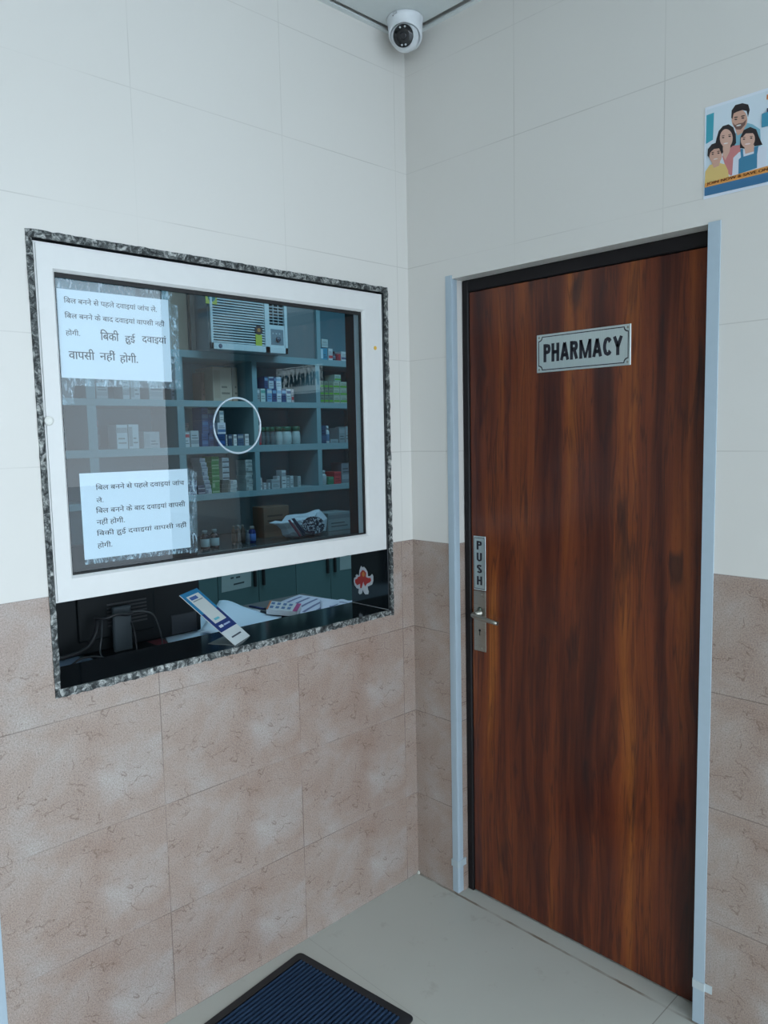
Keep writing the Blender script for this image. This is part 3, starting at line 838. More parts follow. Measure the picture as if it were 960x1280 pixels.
# mother
pr('hair', [(270, 640), (280, 590), (300, 520), (340, 475), (395, 460), (440, 490), (465, 560), (470, 640), (440, 680), (340, 690), (300, 690)], HAIR, 'long dark hair')
pr('blouse', [(340, 760), (400, 700), (440, 665), (515, 660), (510, 760), (470, 900), (430, 950), (400, 930), (370, 850)], (.55, .20, .20), 'pink blouse')
pr('neck', [(345, 670), (420, 650), (410, 720), (370, 800), (345, 750)], SK2)
pe('face', 375, 592, 62, 88, SK2, tilt=-.1)
pe('smile', 372, 640, 22, 6, (.7, .64, .62), tilt=-.15)
for X in (345, 408): pe('eye', X, 580-(X-375)*.15, 12, 6, (.03, .02, .02)); pe('eyebrow', X, 563-(X-375)*.15, 16, 3, HAIR, tilt=-.15)
# daughter
pr('hair', [(508, 690), (510, 590), (540, 520), (600, 495), (655, 520), (680, 590), (715, 670), (640, 680), (560, 700)], HAIR, 'dark hair tied at the side')
pr('shirt', [(448, 780), (500, 730), (560, 720), (650, 690), (753, 690), (753, 890), (520, 940), (440, 950)], (.62, .66, .74), 'white shirt')
pr('neck', [(550, 680), (640, 665), (640, 730), (560, 750)], SK2)
pe('face', 580, 612, 66, 84, SK2)
pr('fringe', [(512, 590), (545, 525), (605, 500), (655, 545), (662, 600), (625, 555), (560, 555), (530, 590)], HAIR)
pr('dungarees', [(500, 800), (520, 780), (512, 700), (535, 700), (545, 775), (640, 750), (640, 690), (680, 680), (670, 760), (672, 890), (500, 940)], (.045, .20, .33), 'blue denim dungarees')
pe('smile', 580, 655, 26, 7, (.75, .6, .58), tilt=-.1)
for X in (545, 612): pe('eye', X, 605-(X-580)*.1, 11, 6, (.03, .02, .02)); pe('eyebrow', X, 588-(X-580)*.1, 15, 3, HAIR)
# son
pr('shirt', [(172, 1060), (178, 900), (220, 840), (300, 820), (370, 840), (400, 900), (410, 985)], (.66, .47, .17), 'yellow shirt')
pr('neck', [(240, 820), (320, 800), (315, 850), (260, 870)], SK)
pe('face', 275, 745, 62, 86, SK)
pr('hair', [(196, 750), (200, 690), (235, 645), (290, 628), (335, 650), (350, 720), (335, 740), (310, 685), (260, 690), (225, 720), (212, 770)], HAIR, 'short dark hair')
pe('smile', 278, 785, 22, 5, (.68, .62, .58), tilt=-.15)
for X in (248, 305): pe('eye', X, 735-(X-275)*.15, 11, 6, (.03, .02, .02)); pe('eyebrow', X, 718-(X-275)*.15, 15, 4, HAIR, tilt=-.15)
# banners
pr('orange_band', [(.004, .024), (PW-.004, .024), (PW-.004, .045), (.004, .0355)], (.70, .30, .075), 'orange band with a slogan', False)
pr('blue_band', [(.0035, .007), (PW-.0035, .005), (PW-.0035, .026), (.0035, .026)], (.04, .15, .29), 'dark blue band', False)
pr('teal_block', [pz(705, 378), pz(753, 362), (PW-.02, pz(753, 362)[1]), (PW-.02, pz(753, 515)[1]), pz(705, 505)], (.05, .27, .40), 'teal block', False)
pr('orange_mark', [(.139, PH-.025), (.15, PH-.022), (.15, PH-.012), (.139, PH-.015)], (.65, .19, .06), 'orange mark', False)
pr('dark_mark', [(.140, PH-.052), (.19, PH-.05), (.19, PH-.042), (.140, PH-.044)], (.05, .06, .12), None, False)
lettering([('JOIN NOW & SAVE ON YOUR HEALTHCARE', .008, .028, .265, .0085, .03)], P((.22, .06, .03), .6), po, pO+pN*(_pd[0]), pR, pU+Vector((.0, 0, 0)), pN, 'slogan', .0002)

# ================================================================== DOORMAT
ma, mbp, mc_ = on_z(375, 1188, .008), on_z(519, 1270, .008), on_z(240, 1280, .008)
eR = Vector((mbp.x-ma.x, mbp.y-ma.y, 0)); mw = eR.length; eR.normalize()
eD = Vector((eR.y, -eR.x, 0))
if eD.y > 0: eD = -eD
ml = .68
dm = empty('doormat', tuple(Vector((ma.x, ma.y, 0))+eR*mw/2+eD*ml/2), 'dark blue ribbed doormat with a black border on the grey floor', 'doormat')
o0 = Vector((ma.x, ma.y, 0))
def mpt(a, b, z): return o0+eR*a+eD*b+Vector((0, 0, z))
bw = .027
mb = MB()
OUT = [(0, 0), (mw, 0), (mw, ml), (0, ml)]; INN = [(bw, bw), (mw-bw, bw), (mw-bw, ml-bw), (bw, ml-bw)]
def rnd(P4, r, n=5):
    out = []
    for k in range(4):
        p = Vector(P4[k]); a = Vector(P4[k-1]); b = Vector(P4[(k+1) % 4])
        p0 = p+(a-p).normalized()*r; p1 = p+(b-p).normalized()*r
        for t in range(n+1):
            t /= n; q = p0*(1-t)**2+p*2*t*(1-t)+p1*t*t; out.append((q.x, q.y))
    return out
RO, RI = rnd(OUT, .018), rnd(INN, .006)
va = [mb.bm.verts.new(mpt(a, b, 0.0005)) for a, b in RO]; vb = [mb.bm.verts.new(mpt(a, b, .004)) for a, b in RO]
vc = [mb.bm.verts.new(mpt(a, b, .0075)) for a, b in RI]; vd = [mb.bm.verts.new(mpt(a, b, .0005)) for a, b in RI]
n = len(RO)
for k in range(n):
    j = (k+1) % n
    for A, B in ((va, vb), (vb, vc), (vc, vd), (vd, va)): mb.bm.faces.new((A[k], A[j], B[j], B[k]))
tag(mb.build('border', P((.011, .013, .017), .6, name='black_rubber'), dm), 'black rubber border')
mb = MB()
mb.prism([mpt(a, b, .001) for a, b in INN], (0, 0, .003), 0)
pitch = .0135; k = 0; x = bw+.004
t = NT('blue_carpet_rib'); t.base(t.mix(t.noise(t.pos(), 500, 2), (.012, .026, .055), (.03, .058, .11))); t.bump(t.noise(t.pos(), 700, 2), .5, .002); RIB = t.set(.95, 0, .1)
while x+.009 < mw-bw:
    pts = [(x, .004), (x+.001, .0085), (x+.003, .0105), (x+.006, .0105), (x+.008, .0085), (x+.009, .004)]
    mb.prism([mpt(a, bw+.002, z) for a, z in pts], eD*(ml-2*bw-.004), 0)
    x += pitch
tag(mb.build('ribbed_pile', RIB, dm), 'dark blue ribbed pile')

# plaster crumbs in the corner
for i, (u, v, r, lb) in enumerate(((524, 1087, .006, 'largest white plaster crumb in the floor corner'), (516.5, 1085, .004, 'white plaster crumb left of the floor corner'), (528.5, 1082, .003, 'small white plaster crumb right of the floor corner'))):
    q = on_z(u, v, r*.5); q.x = max(q.x, r*1.2); q.y = min(q.y, -r*1.2)
    mb = MB(); bmesh.ops.create_icosphere(mb.bm, subdivisions=2, radius=r, matrix=Matrix.Translation((q.x, q.y, r*.7)))
    for vtx in mb.bm.verts: vtx.co += Vector((random.uniform(-1, 1), random.uniform(-1, 1), random.uniform(-1, 1)))*r*.2
    mn = min(vtx.co.z for vtx in mb.bm.verts)
    for vtx in mb.bm.verts: vtx.co.z -= mn
    tag(mb.build('plaster_crumb', P((.6, .6, .56), .9)), lb, 'crumb', 'plaster crumbs in the corner')

# ================================================================== ITEMS ON THE WINDOW SILL AND DESK
SZ = WZ0+TH
# payment stand: bent metal base and slanted display
bl, br = Vector((-.0163, -.7112, SZ+.0012)), Vector((-.0733, -.6227, SZ+.0012))
dd = Vector((-.13845, -.0892, .13820)); e_ = (br-bl).normalized(); pp = Vector((-.8406, -.5416, 0))
nn = e_.cross(dd).normalized()
if nn.x < 0: nn = -nn
st = empty('payment_stand', tuple((bl+br)/2), 'blue and white slanted payment display stand on the black window sill', 'display stand')
MB().prism([bl, br, br+dd, bl+dd], -nn*.002).build('panel', P((.55, .58, .58), .35, name='stand_panel'), st)
def sp(pts, d0, d1, col, name, label=None):
    m = MB(); flat(m, bl, e_, dd, nn, pts, d0, d1); o = m.build(name, P(col, .6, 0, .15, 0), st)
    if label: o['label'] = label
BW = (br-bl).length
sp([(0, .60), (BW, .60), (BW, 1), (0, 1)], .0002, .0006, (.008, .17, .34), 'upper_panel', 'light blue upper half')
sp([(0, .25), (BW, .25), (BW, .60), (0, .60)], .0002, .0006, (.006, .022, .14), 'lower_panel', 'dark blue lower half')
sp([(.016, .40), (BW-.016, .40), (BW-.016, .93), (.016, .93)], .0006, .0010, (.58, .60, .58), 'code_card', 'white card with its code left blank')
sp([(.024, .85), (BW-.040, .85), (BW-.040, .905), (.024, .905)], .0010, .0013, (.05, .10, .30), 'heading_bar')
sp([(.024, .815), (BW-.024, .815), (BW-.024, .832), (.024, .832)], .0010, .0013, (.25, .27, .28), 'caption_bar')
sp([(.030, .44), (BW-.045, .44), (BW-.045, .475), (.030, .475)], .0010, .0013, (.12, .42, .50), 'logo_bar')
sp([(.018, .31), (.040, .31), (.040, .35), (.018, .35)], .0006, .0010, (.6, .64, .68), 'logo_mark')
sp([(.046, .315), (.085, .315), (.085, .34), (.046, .34)], .0006, .0010, (.35, .42, .60), 'logo_bar')
sp([(.022, .105), (BW-.022, .105), (BW-.022, .128), (.022, .128)], .0002, .0006, (.05, .06, .08), 'caption_bar')
MB().prism([bl+nn*0, br, br+pp*.075-e_*.01, bl+pp*.085+e_*.004], (0, 0, -.001)).build('base_plate', P((.26, .28, .28), .4, .3), st)

# desk behind the sill
DZT = .905
dk = empty('desk', (-.58, .1, 0), 'dark desk behind the service window holding papers and a monitor', 'desk')
MB().box((-.715, -1.24, DZT-.03), (-.192, .075, DZT), bev=.003).build('desk_top', P((.10, .115, .12), .5), dk)
MB().box((-.705, -1.22, 0), (-.68, .06, DZT-.031)).build('modesty_panel', TEALD, dk)
for y in (-1.2, .045): MB().box((-.679, y-.02, 0), (-.25, y+.02, DZT-.031)).build('side_panel', TEALD, dk)

# monitor seen from behind
mx_ = -.47
c = [on_x(252, 690, mx_), on_x(252, 786, mx_)]
yR = c[1].y; zB = c[1].z-.004; yL = yR-.56; zT = zB+.335
mo = empty('monitor', (mx_, (yL+yR)/2, DZT), 'black computer monitor seen from behind through the counter opening', 'monitor')
MB().box((mx_-.035, yL, zB), (mx_, yR, zT), bev=.006, seg=2).build('back_shell', BLACKP, mo)
m = MB().box((mx_-.004, yL+.14, zB+.04), (mx_+.012, yR-.17, zT-.07), bev=.012, seg=2)
bulge = m.build('rear_bulge', BLACKP, mo)
m = MB()
for i in range(7):
    z = zB+.075+i*.011
    m.box((mx_+.0115, yR-.33, z), (mx_+.0135, yR-.20, z+.005))
tag(m.build('vent_slots', P((.03, .033, .037), .5), mo), 'row of raised vent ribs')
a, b = on_x(214, 776, mx_), on_x(246, 790, mx_)
pc0, pc1 = on_x(213.5, 773, mx_), on_x(246, 788, mx_)
m = MB().box((mx_-.001, pc0.y, pc1.z+.003), (mx_+.0035, pc1.y, pc1.z+.068), bev=.003)
tag(m.build('rear_plate', P((.028, .032, .038), .4), mo), 'dark grey rating plate')
s0, s1 = on_x(141, 800, mx_+.035), on_x(164, 800, mx_+.035)
m = MB().box((mx_+.030, s0.y, DZT+.006), (mx_+.048, s1.y, zB+.14), bev=.004).build('stand_neck', P((.05, .065, .075), .35), mo)
m = MB().box((mx_-.07, s0.y-.07, DZT+.0005), (mx_+.11, s1.y+.07, DZT+.008), bev=.003).build('stand_foot', BLACKP, mo)
def curve(pts, n=10):
    pts = [Vector(p) for p in pts]; P_ = [pts[0]]+pts+[pts[-1]]; out = []
    for i in range(1, len(P_)-2):
        for k in range(n):
            t = k/n; a, b, c, d = P_[i-1:i+3]
            out.append(.5*((2*b)+(c-a)*t+(2*a-5*b+4*c-d)*t*t+(3*b-a-3*c+d)*t*t*t))
    return out+[pts[-1]]
def cable(px, label, r=.003, x=mx_+.055, mat=None):
    pts = [on_x(u, v, x+dx) for u, v, dx in px]
    for p in pts: p.z = max(p.z, DZT+r+.0006)
    tag(MB().tube(curve(pts, 8), r, 8).build('cable', mat or P((.014, .015, .018), .5)), label, 'cable', 'cables behind the monitor')
cable([(150, 768, .0), (165, 765, .02), (180, 764, .03), (192, 769, .035), (199, 785, .035), (202, 797, .035), (203, 806, .03)], 'thin cable arching over to the right behind the monitor', .0024, mat=P((.05, .055, .06), .4))
cable([(122, 775, .0), (120, 790, .02), (112, 806, .035), (100, 815, .05), (80, 822, .06), (71, 823, .06)], 'thick black cable bundle hanging left of the monitor stand', .0065)
cable([(127, 775, 0), (127, 795, .03), (125, 812, .04), (128, 822, .06), (134, 824, .07)], 'thin black cable dropping straight beside the monitor stand', .0026, mat=P((.04, .045, .05), .4))
cable([(118, 772, .0), (132, 773, .03), (146, 768, .035), (158, 768, .03), (166, 766, .03)], 'black cable looped across the top of the monitor stand', .005)
cable([(164, 778, .01), (168, 790, .035), (170, 803, .04), (171, 812, .045)], 'black cable running down right of the monitor stand', .003)
cable([(72, 836, .09), (88, 832, .09), (100, 824, .09), (115, 821, .09), (130, 822, .09)], 'black cable lying along the desk at the left corner', .003)

# papers on the desk
def sheet(name, px, label, mat, cat='paper', z=DZT, thick=.002, group='papers on the desk', curl=None, extra=None):
    pts = [on_z(u, v, z+thick) for u, v in px]
    for p in pts: p.x = max(min(p.x, -.196), -.71); p.y = min(p.y, .07)
    c = sum(pts, Vector())/len(pts)
    r = empty(name, (c.x, c.y, z+.0002), label, cat, group)
    mb = MB(); n, m_ = 14, 10; g = []
    for a in range(n+1):
        row = []
        for b in range(m_+1):
            s, t = a/n, b/m_
            q = (pts[0]*(1-s)+pts[1]*s)*(1-t)+(pts[3]*(1-s)+pts[2]*s)*t
            q.z = z+thick + (curl(s, t) if curl else 0)
            row.append(q)
        g.append(row)
    top = [[mb.bm.verts.new(q) for q in row] for row in g]
    bot = [[mb.bm.verts.new(Vector((q.x, q.y, q.z-thick+.0002))) for q in row] for row in g]
    for a in range(n):
        for b in range(m_):
            for L_ in (top, bot):
                f = mb.bm.faces.new((L_[a][b], L_[a+1][b], L_[a+1][b+1], L_[a][b+1])); f.smooth = True
    for a in range(n):
        mb.bm.faces.new((top[a][0], top[a+1][0], bot[a+1][0], bot[a][0])); mb.bm.faces.new((top[a][m_], top[a+1][m_], bot[a+1][m_], bot[a][m_]))
    for b in range(m_):
        mb.bm.faces.new((top[0][b], top[0][b+1], bot[0][b+1], bot[0][b])); mb.bm.faces.new((top[n][b], top[n][b+1], bot[n][b+1], bot[n][b]))
    mb.build('sheet', mat, r)
    if extra:
        m2 = MB()
        for (s0, t0, s1, t1) in extra:
            for a in range(4):
                sa, sb = s0+(s1-s0)*a/4, s0+(s1-s0)*(a+1)/4
                def Q(s, t):
                    q = (pts[0]*(1-s)+pts[1]*s)*(1-t)+(pts[3]*(1-s)+pts[2]*s)*t
                    q.z = z+thick+.0006+(curl(s, t) if curl else 0); return q
                m2.quad([Q(sa, t0), Q(sb, t0), Q(sb, t1), Q(sa, t1)])
        m2.build('printed_lines', P((.16, .18, .34), .7, var=0), r)
    return r
sheet('open_register', [(266, 757), (352, 770), (322, 800), (250, 800)], 'open pale blue register page curling up behind the payment stand', PAPERB, 'register', z=DZT+.0045, thick=.006,
      curl=lambda s, t: .030*math.exp(-((s-.10)/.30)**2)+.005*math.sin(PI*s)*(1-t))
sheet('paper_sheet', [(205, 793), (252, 770), (300, 800), (215, 812)], 'flat pale blue sheet lying right of the monitor', PAPERB, curl=lambda s, t: .001*math.sin(3*s))
sheet('paper_sheet', [(160, 800), (200, 796), (214, 806), (165, 822)], 'maroon sheet lying under the monitor edge', P((.22, .06, .08), .7), thick=.001)
sheet('paper_sheet', [(66, 824), (96, 818), (110, 832), (70, 846)], 'bluish sheet at the far left end of the desk', P((.25, .36, .52), .7), thick=.001)
sheet('paper_sheet', [(100, 824), (150, 813), (160, 822), (108, 834)], 'bluish sheet beneath the cables left of the monitor stand', P((.22, .32, .46), .7), thick=.001)
sheet('printed_sheets', [(335, 760), (374, 743.5), (436, 752), (402, 774)], 'stack of printed white sheets at the right of the desk', P((.62, .66, .80), .7), thick=.010,
      curl=lambda s, t: .004*math.sin(3*s), extra=[(.12, .10+.16*i, .88, .15+.16*i) for i in range(5)] + [(.1, .9, .5, .94)])
sheet('paper_sheet', [(400, 750), (441, 751), (447, 757), (402, 772)], 'crumpled white sheet with a scribble against the right jamb', P((.66, .70, .84), .7), z=DZT+.0155, thick=.003, curl=lambda s, t: .006*math.sin(7*s+2*t)**2,
      extra=[(.25, .45, .5, .52), (.55, .3, .8, .36), (.3, .62, .7, .68)])
# medicine strip pack on the papers
q0, q1, q2, q3 = [on_z(u, v, DZT+.016) for u, v in ((338, 757), (377, 761), (371, 771), (333, 768))]
c = (q0+q1+q2+q3)/4
mp = empty('medicine_pack', (c.x, c.y, DZT+.0165), 'white medicine pack with blue squares and magenta end on the papers', 'medicine pack')
mb = MB().prism([Vector((q.x, q.y, DZT+.0165)) for q in (q0, q1, q2, q3)], (0, 0, .018)); mb.build('carton', P((.62, .66, .70), .5), mp)
def pk(s0, s1, t0, t1, col, name):
    def Q(s, t, z=.0349): 
        q = (q0*(1-s)+q1*s)*(1-t)+(q3*(1-s)+q2*s)*t; return Vector((q.x, q.y, DZT+z))
    MB().prism([Q(s0, t0), Q(s1, t0), Q(s1, t1), Q(s0, t1)], (0, 0, .0005)).build(name, P(col, .5, var=0), mp)
for i in range(4):
    for j in range(2): pk(.08+.19*i, .19+.19*i, .14+.42*j, .38+.42*j, (.07, .16, .36), 'blue_square')
pk(.86, 1.0, 0, 1, (.42, .04, .20), 'end_panel'); pk(0, .05, 0, 1, (.55, .16, .05), 'end_panel')
def pen(u0, v0, u1, v1, col, label):
    a, b = on_z(u0, v0, DZT+.016), on_z(u1, v1, DZT+.016)
    a.z = b.z = DZT+.0165
    r = empty('pen', tuple(Vector(((a.x+b.x)/2, (a.y+b.y)/2, DZT+.011))), label, 'pen', 'pens on the desk papers')
    MB().tube([a, a*.3+b*.7], .0042, 10).build('barrel', P(col, .35), r); MB().tube([a*.3+b*.7, a*.02+b*.98, b], [.0047, .0047, .002], 10).build('cap', P((.02, .02, .03), .35), r)
pen(305, 760, 336, 767, (.55, .62, .70), 'pale pen with dark cap lying left of the medicine pack')
pen(312, 758, 340, 763, (.03, .05, .16), 'dark blue pen lying beyond the pale pen')

# ================================================================== PHARMACY SHELVES
XF, XB = -2.20, -2.52
ROW = dict(r1=2.070, r2=1.783, r3=1.512, r4=1.230, counter=.936)
shf = empty('wall_shelf_unit', ((XF+XB)/2, .6, 1.19), 'grey laminate wall shelving with open bays full of medicines', 'shelving')
MB().box((XB-.025, -1.2, 1.19), (XB, 2.3, 2.62)).build('back_panel', P((.13, .26, .31), .5), shf)
for z, th in ((2.070, .042), (1.783, .037), (1.512, .042), (1.230, .036)):
    MB().box((XB, -1.2, z-th), (XF, 2.3, z), bev=.0015).build('shelf_board', TEAL, shf)
MB().box((XB, -1.2, 2.58), (XF, 2.3, 2.62), bev=.0015).build('top_board', TEAL, shf)
zs = [(1.230, 1.470), (1.512, 1.746), (1.783, 2.028)]
for y0, y1 in ((-.70, -.665), (-.165, -.115), (.360, .405), (.882, .917), (1.386, 1.421), (1.905, 1.94)):
    for z0, z1 in zs: MB().box((XB, y0, z0), (XF, y1, z1)).build('divider', TEAL, shf)
for y0, y1 in ((.300, .335), (1.405, 1.437)):
    MB().box((XB, y0, 2.07), (XF, y1, 2.58)).build('divider', TEAL, shf)
MB().box((XF-.04, 1.10, 2.071), (XF-.02, 1.404, 2.58)).build('blank_panel', P((.16, .19, .20), .3), shf)

mb = MB(); kk = empty('base_cabinet', (-2.2, .6, 0), 'row of grey base cabinets under the medicine shelves', 'cabinet')
MB().box((-2.545, -1.2, .0), (-1.925, 2.5, .895)).build('carcass', TEALD, kk)
wdt = .275; y = .40-wdt*5
s_at = on_x(324, 730, -1.9).y
edges = [s_at+wdt*i for i in range(-7, 6)]
for i, (a, b) in enumerate(zip(edges, edges[1:])):
    if a < -1.18 or b > 2.45: continue
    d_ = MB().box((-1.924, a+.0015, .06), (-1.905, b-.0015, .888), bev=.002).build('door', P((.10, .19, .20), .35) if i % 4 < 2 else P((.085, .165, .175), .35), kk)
    hy = b-.030 if i % 2 == 0 else a+.030
    MB().box((-1.905, hy-.007, .695), (-1.885, hy+.007, .835), bev=.003).build('handle', P((.02, .022, .024), .4), d_)
ct = MB().box((-2.545, -1.2, .896), (-1.87, 2.5, .936), bev=.003)
tag(ct.build('countertop', P((.065, .075, .075), .16, name='dark_glossy_top')), 'dark glossy worktop running beneath the medicine shelves', 'worktop')
# paper notices on the cabinet doors
def cabnote(us, label, txt=True):
    pts = [on_x(u, v, -1.9035) for u, v in us]
    r = empty('cabinet_notice', tuple((pts[2]+pts[3])/2), label, 'notice', 'notices on the cabinet doors')
    MB().prism(pts, (-.001, 0, 0)).build('sheet', P((.36, .47, .48), .5), r)
    if txt:
        R = (pts[1]-pts[0]); U = (pts[0]-pts[3]); m = MB()
        for (a, b, w) in ((.45, .78, .28), (.30, .50, .10), (.48, .48, .14), (.40, .20, .36)):
            m.prism([pts[3]+R*a+U*b, pts[3]+R*(a+w)+U*b, pts[3]+R*(a+w)+U*(b+.07), pts[3]+R*a+U*(b+.07)], (.0006, 0, 0))
        m.build('printed_lines', P((.05, .07, .08), .7, var=0), r)
cabnote([(277, 712), (314, 704), (314, 733), (277, 741)], 'pale notice on the cabinet door seen through the counter opening')
cabnote([(425, 690), (444, 686), (444, 710), (425, 713)], 'blank pale notice on the cabinet door beside the granite jamb', False)

# ---- air conditioner
ax = -2.10
A0, A1 = on_x(262, 437, ax), on_x(358, 449, ax)
ay0, ay1 = A0.y, A1.y; az0, az1 = 2.0715, 2.0715+.43
ac = empty('window_air_conditioner', ((ax-2.5)/2, (ay0+ay1)/2, az0), 'white window air conditioner standing on the top shelf', 'air conditioner')
MB().box((XB+.002, ay0, az0), (ax-.001, ay1, az1), bev=.006).build('casing', P((.34, .42, .46), .4), ac)
fw = ay1-ay0; gy1 = ay0+fw*.69
ACW = P((.50, .58, .60), .4, name='aircon_front')
mb = MB()
for a, b in (((ay0, az0), (ay1, az0+.038)), ((ay0, az1-.02), (ay1, az1)), ((ay0, az0), (ay0+.018, az1)), ((gy1, az0), (gy1+.035, az1)), ((ay1-.022, az0), (ay1, az1))):
    mb.box((ax, a[0], a[1]), (ax+.022, b[0], b[1]), bev=.002)
mb.box((ax, gy1+.03, az0+.03), (ax+.018, ay1-.015, az0+.17))
mb.build('front_frame', ACW, ac)
mb = MB().box((ax, ay0+.01, az0+.03), (ax+.003, gy1+.01, az1-.01), 1)
n = 24
for i in range(n):
    z = az0+.045+i*(.365/n)
    mb.prism([(ax+.003, ay0+.016, z), (ax+.017, ay0+.016, z-.004), (ax+.017, ay0+.016, z+.001), (ax+.003, ay0+.016, z+.008)], (0, gy1-ay0-.014, 0), 0)
tag(mb.build('intake_grille', [ACW, P((.06, .085, .10), .6)], ac), 'slatted intake grille')
mb = MB().box((ax, gy1+.03, az0+.17), (ax+.003, ay1-.015, az1-.01), 1)
for i in range(13):
    z = az0+.185+i*.0185
    mb.prism([(ax+.003, gy1+.034, z), (ax+.015, gy1+.034, z-.003), (ax+.015, gy1+.034, z+.001), (ax+.003, gy1+.034, z+.005)], (0, ay1-.02-gy1-.034, 0), 0)
for f in (.33, .66):
    y = gy1+.034+(ay1-.02-gy1-.034)*f; mb.box((ax+.003, y-.002, az0+.175), (ax+.012, y+.002, az1-.015), 0)
tag(mb.build('outlet_grille', [P((.36, .43, .46), .4), P((.02, .03, .035), .6)], ac), 'dark louvred outlet grille')
cp_ = MB().box((ax+.018, gy1+.045, az0+.052), (ax+.020, ay1-.032, az0+.145)).build('control_panel', P((.16, .21, .24), .4), ac)
ky = (gy1+ay1)/2+.01
MB().lathe([(.016, 0), (.014, .012), (0, .013)], n=16, M=Matrix.Translation((ax+.020, ky, az0+.085)) @ Matrix.Rotation(PI/2, 4, 'Y')).build('knob', P((.08, .10, .13), .4), cp_)
m = MB()
for i in range(3): m.box((ax+.0199, gy1+.055+i*.025, az0+.115), (ax+.0206, gy1+.063+i*.025, az0+.123))
m.build('printed_marks', P((.4, .45, .48), .5), cp_)
MB().lathe([(.013, 0), (.011, .002)], n=16, M=Matrix.Translation((ax+.022, ay0+.06, az0+.019)) @ Matrix.Rotation(PI/2, 4, 'Y')).build('badge', P((.03, .06, .12), .4), ac)
q = on_x(265, 372, ax+.024)
m = MB().box((ax+.018, q.y-.04, q.z-.035), (ax+.0195, q.y+.035, q.z+.035), 0).lathe([(.026, 0), (.024, .0012)], n=18, mi=1, M=Matrix.Translation((ax+.0195, q.y, q.z+.004)) @ Matrix.Rotation(PI/2, 4, 'Y'))
tag(m.build('energy_sticker', [P((.42, .45, .05), .5), P((.02, .16, .16), .5)], ac), 'yellow sticker with a green disc')
q = on_x(324.5, 428, ax+.024)
m = MB().box((ax+.018, q.y-.024, az0+.01), (ax+.0195, q.y+.022, az0+.105), 0).lathe([(.028, 0), (.027, .0014)], n=20, mi=1, M=Matrix.Translation((ax+.0195, q.y, az0+.13)) @ Matrix.Rotation(PI/2, 4, 'Y')).lathe([(.012, .0014), (.011, .002)], n=14, mi=2, M=Matrix.Translation((ax+.0195, q.y, az0+.13)) @ Matrix.Rotation(PI/2, 4, 'Y'))
tag(m.build('rating_sticker', [P((.40, .46, .05), .5), P((.07, .035, .03), .5), P((.45, .20, .05), .5)], ac), 'green strip sticker under a dark disc')
# plywood board leaning left of the air conditioner
q0, q1 = on_x(207, 400, -2.25), on_x(238, 400, -2.25)
bd = MB().box((-2.27, q0.y, 2.0705), (-2.25, q1.y-.02, 2.56), bev=.001); tag(bd.build('plywood_board', P((.30, .25, .19), .7)), 'tan board standing left of the air conditioner on the top shelf', 'board')
bd = MB().box((-2.24, q1.y-.018, 2.0705), (-2.215, q1.y+.010, 2.56), bev=.001); tag(bd.build('wooden_post', P((.12, .12, .11), .7)), 'dark upright batten between the tan board and the air conditioner', 'batten')

# ---- medicines
WHT, GRY, NAVY, LBLUE, GRN, RED, BRN = (.52, .58, .60), (.26, .31, .33), (.02, .06, .17), (.16, .34, .52), (.06, .30, .04), (.45, .05, .06), (.16, .09, .05)
ORD = ['lowest', 'second', 'third', 'fourth', 'fifth', 'sixth', 'seventh', 'eighth', 'ninth']
_used = {}
def carton(y0, y1, z0, z1, xf, dep, col, band, label, group, kind='medicine_box', style=None, cat='box'):
    w, h = y1-y0, z1-z0
    m = MB().box((xf-dep, y0, z0), (xf, y1, z1), 0, bev=min(.0015, h*.1))
    st = style if style is not None else random.choice((0, 1, 2))
    e = .0006
    if st == 0: m.box((xf-.001, y0+.002, z0+h*.18), (xf+e, y1-.002, z0+h*.42), 1)
    elif st == 1: m.box((xf-.001, y0+w*.05, z0+h*.1), (xf+e, y0+w*.38, z1-h*.1), 1)
    else: m.box((xf-.001, y0+.002, z1-h*.34), (xf+e, y1-.002, z1-h*.12), 1)
    for i in range(2):
        zz = z0+h*(.52+.16*i) if st == 0 else z0+h*(.22+.18*i)
        ya = y0+w*(.45 if st == 1 else .14)
        m.box((xf-.001, ya, zz), (xf+e, y1-w*(.12+.14*i), zz+h*.055), 2)
    m.box((xf-dep-.0005, y0+w*.5-.0008, z1-.001), (xf-.003, y0+w*.5+.0008, z1+.0003), 2)     # closing seam of the flaps
    return tag(m.build(kind, [P(col, .45), P(band, .45, var=0), P(tuple(c*.35 for c in col), .5, var=0)]), label, cat, group)
def bx(row, u0, u1, vt, vb, col, band, label, group, xf=-2.225, dep=.11, lift=0, **kw):
    a, b = on_x(u0, vt, xf), on_x(u1, vb, xf)
    y0, y1 = on_x(u0, (vt+vb)/2, xf).y, on_x(u1, (vt+vb)/2, xf).y
    h = a.z-b.z; z = ROW[row]+.0006+lift
    return carton(y0+.0008, y1-.0008, z, z+h, xf, dep, col, band, label, group, **kw)
def stack(row, u0, u1, vt, vb, n, col, band, desc, group, xf=-2.225, dep=.11, lean=0, **kw):
    a, b = on_x(u0, vt, xf), on_x(u1, vb, xf)
    y0, y1 = on_x(u0, vb, xf).y, on_x(u1, vb, xf).y
    h = (a.z-b.z)/n; z = ROW[row]+.0006
    for i in range(n):
        j = random.uniform(-.004, .004)+lean*i
        carton(y0+j, y1+j, z+i*h, z+(i+1)*h-.0006, xf-random.uniform(0, .006), dep, col, band, desc % ('topmost' if i == n-1 else ('lowest' if i == 0 else ORD[i]+' from bottom')), group, **kw)
